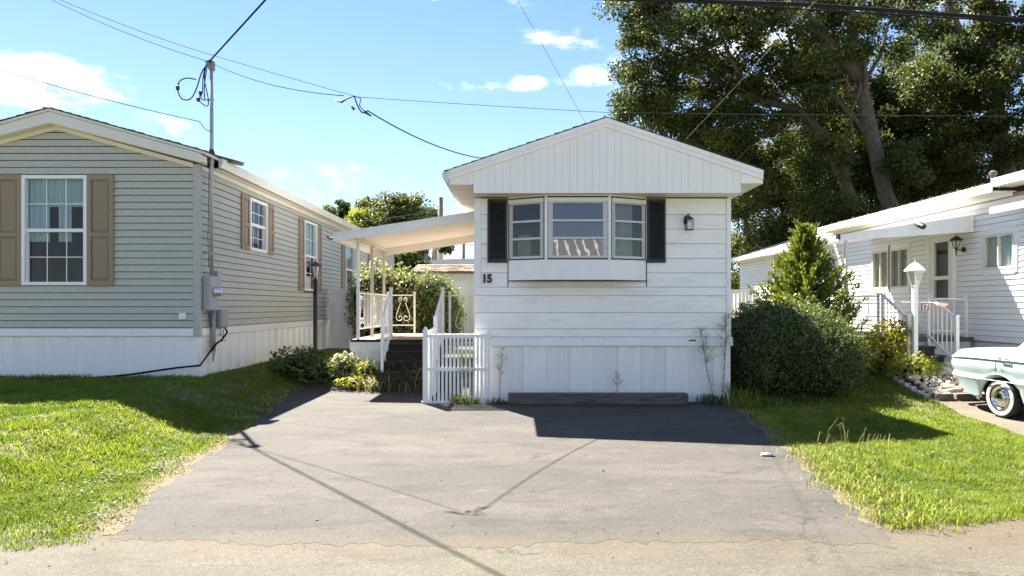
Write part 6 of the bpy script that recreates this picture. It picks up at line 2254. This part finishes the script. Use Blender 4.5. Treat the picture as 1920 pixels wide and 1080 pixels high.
# planting bed by the porch steps
shrub('leafy_shrub', 'dark green leafy plant at the foot of the black lamp post', [((-4.15, 13.1, 0.45), (0.55, 0.5, 0.33)), ((-3.75, 12.75, 0.32), (0.4, 0.35, 0.25))], 1800, (0.05, 0.10), HEDGE, 0.55, up=0.6, jitter=0.2)
shrub('leafy_shrub', 'sunlit lime green plant before the white porch skirting', [((-3.22, 12.95, 0.40), (0.30, 0.26, 0.27))], 750, (0.05, 0.10), VARIEG, 0.5, up=0.7, jitter=0.2)
shrub('leafy_shrub', 'yellow green creeping plant left of the porch handrail', [((-2.72, 12.75, 0.30), (0.26, 0.22, 0.27)), ((-2.95, 12.45, 0.17), (0.34, 0.14, 0.10))], 750, (0.035, 0.08), LIME, 0.5, up=0.7, jitter=0.25)
shrub('leafy_shrub', 'dark weedy plant at the foot of the porch steps', [((-2.0, 12.50, 0.24), (0.62, 0.20, 0.26)), ((-1.65, 12.45, 0.28), (0.25, 0.16, 0.3)), ((-2.3, 12.40, 0.18), (0.3, 0.15, 0.2))], 2600, (0.05, 0.11), HEDGE, 0.5, up=0.5, jitter=0.25, aspect=0.3)


def tuft(name, label, centres, n, h, w, mat, lean=0.6, cat='grass clump', kind=None):
    X, V = [], []
    for (cx, cy, sp, hh) in centres:
        k = n
        x = cx + rng.normal(0, sp, k)
        y = cy + rng.normal(0, sp * 0.6, k)
        z = terrain(x, y) + 0.01
        H_ = hh * rng.uniform(0.5, 1.1, k)
        a = rng.uniform(0, 2 * np.pi, k)
        le = H_ * rng.uniform(0.1, lean, k)
        b = np.stack([x, y, z], 1)
        d = np.stack([np.cos(a), np.sin(a), np.zeros(k)], 1)
        W = np.stack([-np.sin(a), np.cos(a), np.zeros(k)], 1) * w
        m1 = b + d * (le * .3)[:, None] + np.stack([np.zeros(k), np.zeros(k), H_ * .6], 1)
        m2 = b + d * (le * .8)[:, None] + np.stack([np.zeros(k), np.zeros(k), H_ * .95], 1)
        tip = b + d * (le * 1.5)[:, None] + np.stack([np.zeros(k), np.zeros(k), H_ * .85], 1)
        X += [np.stack([b - W * .7, b + W * .7, m1 + W, m1 - W], 1), np.stack([m1 - W, m1 + W, m2 + W * .7, m2 - W * .7], 1), np.stack([m2 - W * .7, m2 + W * .7, tip + W * .05, tip - W * .05], 1)]
        v = rng.random(k)
        V += [v, v, v]
    o = fast_mesh(name, np.concatenate(X), 4, mat, np.concatenate(V))
    tag(o, label, cat, None, kind)
    return o


tuft('weed_grass', 'pale dry grass stalks arching in front of the dark porch steps', [(-1.75, 12.32, 0.12, 0.46), (-1.55, 12.4, 0.08, 0.62), (-2.05, 12.28, 0.14, 0.34), (-2.4, 12.3, 0.12, 0.3), (-2.6, 12.3, .12, .22)], 34, 0.4, 0.008, DRYG, 1.1)
tuft('weed_grass', 'green grass tufts growing at the foot of the picket gate', [(-0.95, 10.80, 0.05, 0.16), (-0.80, 10.80, 0.07, 0.14), (-0.62, 10.78, 0.07, 0.12)], 40, 0.15, 0.005, GRASS, 0.9)
tuft('weed_grass', 'green weeds along the skirting left of the timber stop', [(-0.36, 10.80, 0.08, 0.10), (-0.2, 10.80, 0.06, 0.08)], 40, 0.1, 0.005, WEED, 0.9)
tuft('weed_grass', 'tall grass clump between the skirting end and the dark bush', [(3.45, 10.75, 0.10, 0.34), (3.62, 10.6, 0.12, 0.28), (3.95, 10.55, 0.18, 0.16), (3.40, 10.35, 0.12, 0.18)], 90, 0.4, 0.005, GRASS, 0.8)
tuft('weed_grass', 'brownish weed clump at the base of the two tall weeds', [(3.02, 10.84, 0.09, 0.16), (3.2, 10.8, 0.08, 0.14)], 70, 0.15, 0.006, WEED, 1.0)
tuft('weed_grass', 'long seeding grass stalks on the right lawn edge', [(3.55, 7.35, 0.10, 0.36), (3.15, 6.95, 0.16, 0.26), (3.9, 7.4, .12, .2)], 9, 0.35, 0.0028, DRYG, 0.6)
tuft('weed_grass', 'shaggy tall lawn grass beside the right edge of the driveway', [(right_edge(y) + 0.35 + 0.12 * math.sin(y * 5), y, 0.17, 0.085) for y in np.arange(4.85, 7.2, 0.22)], 190, 0.15, 0.0035, GRASS, 1.0, kind='stuff')


def clover(name, label, centres, n, mat, size):
    P = np.concatenate([np.stack([cx + rng.normal(0, sp, n), cy + rng.normal(0, sp, n), np.zeros(n)], 1) for cx, cy, sp in centres])
    k = on_lawn(P[:, 0], P[:, 1])
    P = P[k]
    P[:, 2] = terrain(P[:, 0], P[:, 1]) + rng.uniform(0.015, 0.05, len(P))
    o = fast_mesh(name, leaf_quads(P, rng.uniform(*size, len(P)), 0.8, 1.6), 4, mat, rng.random(len(P)))
    tag(o, label, 'weeds', None, 'stuff')


CLOVER = leaf_mat('clover_leaf', (0.05, 0.09, 0.018), (0.10, 0.145, 0.035), (0.19, 0.21, 0.08), 0.3, 0.6, 0.2)
clover('clover', 'low leafy clover patches in the lawn left of the driveway', [(left_edge(y) - 0.45 + 0.25 * math.sin(y * 4), y, 0.13) for y in np.arange(4.9, 8.2, 0.16)] + [(-rng.uniform(3.2, 6.5), rng.uniform(4.6, 8.5), 0.14) for _ in range(26)], 70, CLOVER, (0.015, 0.035))
clover('clover', 'low leafy clover patches in the lawn right of the driveway', [(rng.uniform(3.0, 6.0), rng.uniform(5.0, 9.0), 0.15) for _ in range(22)], 60, CLOVER, (0.015, 0.035))
for lab, ef, sg in (('dry straw and dead grass fringing the left driveway edge', left_edge, -1), ('dry straw and dead grass fringing the right driveway edge', right_edge, 1)):
    tuft('dry_grass', lab, [(ef(y) + sg * rng.uniform(0.02, 0.22), y, 0.05, rng.uniform(0.02, 0.05)) for y in np.arange(4.75, 8.6, 0.045)], 9, 0.05, 0.003, DRYG, 1.6, kind='stuff')


def horseweed(label, x, y, h, lean, s=1.0):
    """tall single weed: bare-leaved stem below, feathery head above"""
    z0 = tz(x, y) + 0.01
    t = thing('tall_weed', label, 'weed', (x, y, z0))
    top = Vector((x + lean, y + 0.02, z0 + h))
    b = Vector((x, y, z0))
    MB().tube([b, b.lerp(top, .5) + Vector((lean * .12, 0, 0)), top], [0.006 * s, 0.005 * s, 0.002], 5).build('stem', M('weed_stem', (0.10, 0.12, 0.06), 0.8), t)
    Q, V = [], []
    n = int(120 * h / 1.3 * s)
    for i in range(n):
        f = rng.uniform(0.08, 0.62)
        p = np.array(b.lerp(top, f))
        a = rng.uniform(0, 2 * np.pi)
        L_ = rng.uniform(0.06, 0.11) * s * (1.1 - f * 0.6)
        d = np.array([math.cos(a), math.sin(a), -0.15])
        w = np.array([-math.sin(a), math.cos(a), 0]) * 0.005 * s
        Q.append([p, p + d * L_ * .5 + w + [0, 0, .012], p + d * L_, p + d * L_ * .5 - w + [0, 0, .012]])
        V.append(rng.random() * 0.8)
    for i in range(int(70 * s * h)):
        f = rng.uniform(0.50, 0.98)
        p = np.array(b.lerp(top, f))
        a = rng.uniform(0, 2 * np.pi)
        L_ = rng.uniform(0.06, 0.22) * s * min(1, (1.08 - f) * 3.2)
        d = np.array([math.cos(a), math.sin(a), 0.75])
        w = np.array([-math.sin(a), math.cos(a), 0]) * 0.0022
        Q.append([p - w, p + w, p + d * L_ + w * .6, p + d * L_ - w * .6])
        V.append(rng.uniform(0.3, 1))
        for k in range(5):
            g = rng.uniform(0.3, 1)
            c = p + d * L_ * g
            e = rng.normal(size=3) * 0.018 + d * 0.02
            u = np.cross(e, rng.normal(size=3))
            u = u / np.linalg.norm(u) * 0.0028
            Q.append([c, c + e * .5 + u, c + e, c + e * .5 - u])
            V.append(rng.uniform(0.4, 1))
    fast_mesh('leaves', np.array(Q), 4, WEED, np.array(V), t)


horseweed('left of the two tall feathery weeds before the skirting', 3.16, 10.85, 1.22, -0.22)
horseweed('taller right one of the two feathery weeds before the skirting', 3.28, 10.86, 1.42, 0.08)
horseweed('thin tall weed growing against the skirting near the picket gate', -0.26, 10.86, 0.86, 0.03, 0.6)
horseweed('small weed standing behind the timber wheel stop', 1.62, 10.9, 0.50, 0.0, 0.5)
horseweed('tan feathery weed growing before the pickets', -0.80, 10.80, 0.80, -0.05, 0.7)
horseweed('second feathery weed before the pickets near the gate end', -0.70, 10.80, 0.82, 0.02, 0.6)
horseweed('leafy weed in front of the left side of the dark bush', 3.85, 10.5, 0.6, 0.02, 0.8)

# garden of home 17
shrub('leafy_shrub', 'yellow leaved bushy shrub before the porch railing of home 17', [((6.95, 12.75, 0.95), (0.50, 0.35, 0.32)), ((7.15, 12.8, 1.1), (0.35, 0.3, 0.2)), ((6.85, 12.6, 0.65), (0.42, 0.3, 0.30))], 2000, (0.04, 0.085), leaf_mat('gold_leaf', (0.14, 0.15, 0.02), (0.27, 0.26, 0.03), (0.42, 0.38, 0.06), 0.45), 0.3, up=0.5, jitter=0.25)
shrub('flowering_plant', 'low pale flowering plant at the edge of the rock bed', [((7.05, 12.1, 0.45), (0.40, 0.28, 0.26)), ((7.32, 12.15, 0.42), (0.25, 0.22, 0.2))], 1900, (0.03, 0.065), LIME, 0.4, up=0.5, jitter=0.25)
shrub('flowering_plant', 'small green plant beside the stone border near the dark bush', [((6.72, 12.55, 0.42), (0.22, 0.2, 0.2))], 600, (0.03, 0.07), LIME, 0.5, up=0.5, jitter=0.25)

rb = thing('rock_bed', 'bed of rounded tan stones beside the steps of home 17', 'rock bed', (7.6, 11.8, 0.2))
STONES = [M('tan_stone', (0.38, 0.30, 0.20), 0.8, 0.2, 12, 0.2, 40), M('pale_stone', (0.46, 0.40, 0.33), 0.8, 0.15, 12, 0.2, 40), M('rosy_stone', (0.36, 0.28, 0.23), 0.8, 0.2, 12, 0.2, 40), M('grey_stone', (0.30, 0.28, 0.25), 0.8, 0.2, 12, 0.2, 40)]
smesh = []
for k in range(8):
    bm = bmesh.new()
    bmesh.ops.create_icosphere(bm, subdivisions=2, radius=1.0)
    for v in bm.verts:
        v.co *= 1 + 0.16 * math.sin(v.co.x * 3 + k) * math.cos(v.co.y * 2.6 + 2 * k) + 0.09 * math.sin(v.co.z * 5 + k * 3) + random.uniform(-.03, .03)
        v.co.z *= 0.68
    me = bpy.data.meshes.new('stone_mesh')
    bm.to_mesh(me)
    bm.free()
    me.polygons.foreach_set('use_smooth', [True] * len(me.polygons))
    me.materials.append(STONES[k % 4])
    smesh.append(me)


def bed_z(x, y):
    return tz(x, y) + 0.03 + 0.10 * float(S((y - 11.0) / 1.2))


placed = []
tries = 0
while len(placed) < 230 and tries < 9000:
    tries += 1
    y = random.uniform(11.14, 12.55)
    x = random.uniform(6.86, 9.0)
    if y > 12.0 and x < 7.2:
        continue
    r = random.choice((0.045, 0.055, 0.06, 0.075, 0.09, 0.11))
    if any((x - a) ** 2 + (y - b) ** 2 < ((r + c) * 0.80) ** 2 for a, b, c in placed):
        continue
    placed.append((x, y, r))
    o = link('stone', random.choice(smesh), None, rb, (x, y, bed_z(x, y) + r * 0.25))
    o.rotation_euler = (random.uniform(-.3, .3), random.uniform(-.3, .3), random.uniform(0, 6.28))
    o.scale = (r * random.uniform(0.95, 1.35), r, r * random.uniform(0.8, 1.1))
MB().hexa([(6.80, 11.10, -0.1), (9.1, 11.10, -0.1), (9.1, 12.7, -0.1), (6.80, 12.7, -0.1), (6.80, 11.10, bed_z(7, 11.1)), (9.1, 11.10, bed_z(7, 11.1)), (9.1, 12.7, bed_z(7, 12.7) - .03), (6.80, 12.7, bed_z(7, 12.7) - .03)]).build('bed_soil', M('bed_soil', (0.06, 0.048, 0.035), 0.95, 0.3, 20), rb)
MB().box(7.36, 7.40, 11.28, 11.31, 0.0, 0.32).build('marker_stake', M('stake_wood', (0.42, 0.32, 0.20), 0.8), rb)
eb = thing('stone_edging', 'row of rough grey edging blocks along the rock bed', 'edging', (7.4, 11.05, 0))
x = 6.76
k = 0
while x < 9.2:
    w = random.uniform(0.26, 0.36)
    z = tz(x + .1, 11.04)
    b = MB().hexa([(x, 10.98, z - .02), (x + w, 10.98 + .01, z - .02), (x + w, 11.12, z - .02), (x, 11.12, z - .02), (x + .015, 10.99, z + .12 + random.uniform(-.015, .01)), (x + w - .02, 11.0, z + .12 + random.uniform(-.015, .01)), (x + w - .015, 11.11, z + .13), (x + .01, 11.11, z + .12)])
    b.build('edging_block', M('edging_stone', (0.17, 0.14, 0.115), 0.9, 0.35, 14, 0.6, 40), eb, bevel=0.015)
    x += w + 0.012
y = 11.15
while y < 13.3:
    w = random.uniform(0.16, 0.26)
    xx = 6.74 + 0.03 * (y - 11.1)
    z = tz(xx, y)
    MB().hexa([(xx - .06, y, z - .02), (xx + .06, y, z - .02), (xx + .06, y + w, z - .02), (xx - .06, y + w, z - .02), (xx - .05, y + .01, z + .07), (xx + .05, y + .01, z + .08), (xx + .05, y + w - .01, z + .08), (xx - .05, y + w - .01, z + .065)]).build('edging_block', M('pale_edging', (0.50, 0.44, 0.36), 0.9, 0.2, 14, 0.4, 40), eb, bevel=0.012)
    y += w + 0.012

# crumbs of gravel and bark along the road edge and the drive
pts = []
for i in range(230):
    x = rng.uniform(-4.2, 5.0)
    y = road_edge(x) + rng.normal(0.1, 0.22) if rng.random() < 0.7 else rng.uniform(4.3, 9.5)
    if y < 4.0 or abs(x) > 3.3 and y > 5.2:
        continue
    pts.append((x, y, 0.0))
pts = np.array(pts)
pts[:, 2] = terrain(pts[:, 0], pts[:, 1]) + 0.019
sz = rng.uniform(0.006, 0.022, len(pts))
d = rng.normal(size=(len(pts), 4, 3)) * sz[:, None, None] * 0.5
d[:, :, 2] = np.abs(d[:, :, 2]) * 0.5
tet = pts[:, None, :] + d
A4 = np.concatenate([tet[:, [0, 1, 2]], tet[:, [0, 2, 3]], tet[:, [0, 3, 1]], tet[:, [1, 3, 2]]])
o = fast_mesh('gravel_crumbs', A4, 3, M('crumb_brown', (0.075, 0.06, 0.043), 0.9, 0.4, 40))
tag(o, 'tiny crumbs of gravel and bark scattered on the driveway and road edge', 'gravel', None, 'stuff')

# litter on the driveway
li = MB().hexa([(2.52, 7.02, .026), (2.66, 7.0, .026), (2.68, 7.08, .026), (2.55, 7.1, .026), (2.53, 7.03, .038), (2.64, 7.01, .050), (2.66, 7.06, .034), (2.56, 7.08, .045)])
tag(li.build('crumpled_paper', M('pale_blue_paper', (0.55, 0.66, 0.72), 0.7), None), 'crumpled pale blue scrap lying near the shadow edge on the driveway', 'litter')

# ================================================================== WIRES AND POLES


def wire(name, label, pts, r, mat, sag=0.0, n=24, group=None):
    pts = [Vector(p) for p in pts]
    out = []
    for a, b in zip(pts[:-1], pts[1:]):
        for i in range(n):
            f = i / n
            p = a.lerp(b, f)
            p.z -= sag * 4 * f * (1 - f)
            out.append(p)
    out.append(pts[-1])
    o = MB().tube(out, r, 6).build(name, mat, None, True)
    tag(o, label, 'wire', group)
    return o


top = Vector((MX - 0.02, MY - 0.05, 5.58))
J = Vector((-1.82, 7.7, 3.93))
wire('service_cable', 'thick twisted black service cable climbing from the weatherhead out of the top', [top, (-3.28, 9.0, 5.62), (0.6, 4.2, 5.9), (7.0, -4, 7.6)], 0.013, WIRE, 0.0)
wire('utility_wire', 'thin wire from the upper left past the weatherhead to the hanging joint', [A_(40, -30, 13), top, (-1.98, 7.85, 3.98)], 0.005, WIRE, 0.10)
wire('utility_wire', 'long thin wire crossing the whole sky to the trees on the right', [A_(-60, -70, 21), A_(240, 50, 21), A_(370, 95, 21), A_(672, 182, 21), A_(1140, 211, 21), A_(1930, 218, 21)], 0.008, WIRE_G, 0.015)
wire('utility_wire', 'black cable drooping from the hanging joint to the left eave of home 15', [J, (-1.70, 7.82, 3.80), A_(905, 297, 10.6)], 0.0075, WIRE, 0.09)
wire('utility_wire', 'thin wire sloping in from the left edge to the mast', [A_(-40, 118, 12), A_(375, 228, 11.3), (MX, MY - 0.035, 4.45)], 0.006, WIRE, 0.05)
wire('utility_wire', 'steep wire running up from the ridge of home 15', [(2.3, 15.0, 4.2), (0.02, 9.0, 5.6), (-0.9, 6.5, 6.3)], 0.0032, WIRE_G)
wire('utility_wire', 'pale slanting wire in front of the oak above the right roof slope', [A_(1285, 262, 15), A_(1500, 28, 13), A_(1570, -40, 12.5)], 0.006, M('pale_wire', (0.20, 0.185, 0.16), 0.9, spec=0.05), 0.03)
wire('power_cable', 'heavy black cable bundle crossing the oak wood at the top right', [A_(1040, -6, 19), A_(1500, 8, 19), A_(1960, 40, 19)], 0.055, WIRE, 0.0)
wire('power_cable', 'second thinner cable just under the heavy bundle', [A_(1080, -14, 19.2), A_(1500, 17, 19.2), A_(1960, 44, 19.2)], 0.022, WIRE, 0.0)
jt = thing('cable_joint', 'small hanging connector where the overhead wires meet', 'connector', J)
MB().tube([J + Vector((-0.08, 0, -0.03)), J + Vector((-0.16, .05, -0.05)), J + Vector((-0.24, .08, -0.02))], [0.008, 0.016, 0.006], 6).build('clamp', BLACK, jt)
MB().tube([J + Vector((0.10, .05, -0.16)), J + Vector((0.17, .1, -0.20))], [0.016, 0.008], 6).build('clamp', BLACK, jt)
MB().tube([J + Vector((-0.03, 0, -0.12)), J + Vector((0.0, 0, -0.15))], [0.012, 0.02], 6).build('splice', M('brown_splice', (0.15, 0.1, 0.08), 0.7), jt)
MB().tube([J + Vector((-0.12, 0.02, -0.04)), J, J + Vector((0.07, 0.02, -0.02)), J + Vector((0.05, .03, -0.10)), J + Vector((0.10, .05, -0.16))], 0.006, 5).build('loop', WIRE, jt)
for (px, pt, Y, r, lab) in ((826, 370, 40, 0.17, 'tall wooden utility pole rising above the awning'), (799, 452, 44, 0.15, 'short wooden pole left of the tall utility pole'), (815, 463, 42, 0.2, 'stubby pole with a dark fitting beside the tall utility pole'), (869, 457, 48, 0.13, 'far thin utility pole near the left edge of home 15')):
    p = at(px, pt, Y)
    tag(MB().lathe([(r * 1.1, 0), (r * .95, p.z * 0.5), (r * 0.85, p.z - .3)], (p.x, Y, 0.3), 10).build('utility_pole', POLE, None, True), lab, 'utility pole', 'utility poles beyond the homes')
wire('utility_wire', 'faint far wire before the round maple', [A_(560, 425, 38), A_(700, 412, 39), at(826, 392, 40)], 0.02, WIRE_G, 0.05)
wire('utility_wire', 'faint far wire between the poles under the awning', [A_(700, 468, 38), A_(826, 455, 40), A_(930, 458, 48)], 0.02, WIRE_G, 0.05)

# ================================================================== ACROSS THE ROAD (seen only in the window panes)
ac = thing('house', 'pale house with a ribbed metal porch roof across the road', 'house', (1.5, -13, 0))
MB().box(-3.5, 9.5, -19, -13, 0, 3.2).build('wall', M('tan_wall', (0.30, 0.27, 0.23), 0.7), ac)
MB().prism([(-3.8, -12.7, 3.15), (9.8, -12.7, 3.15), (9.8, -16, 4.4), (-3.8, -16, 4.4)], (0, 0, 0.1)).build('roof', M('metal_roof', (0.22, 0.23, 0.24), 0.5, 0.05), ac)
for i in range(26):
    x = -3.6 + i * 0.52
    MB().prism([(x, -12.68, 3.26), (x + 0.10, -12.68, 3.26), (x + .10, -16, 4.51), (x, -16, 4.51)], (0, 0, 0.04)).build('roof_rib', VINYL, ac)
for x in (-2, 1.5, 5.5):
    MB().box(x, x + 1.2, -12.99, -12.94, 1.2, 2.4).build('window', M('dark_pane', (0.03, 0.035, 0.04), 0.1), ac)
tree('maple_tree', 'broad tree across the road to the left', (-4.5, -15, 0), [([(-4.5, -15, 0), (-4.5, -15, 3), (-4.4, -15, 6)], 0.3, 0.12)], [((-4.5, -15, 6.5), (3.2, 2.6, 3.4), 60)], 90, (0.25, 0.45), MAPLE, limbs=6)
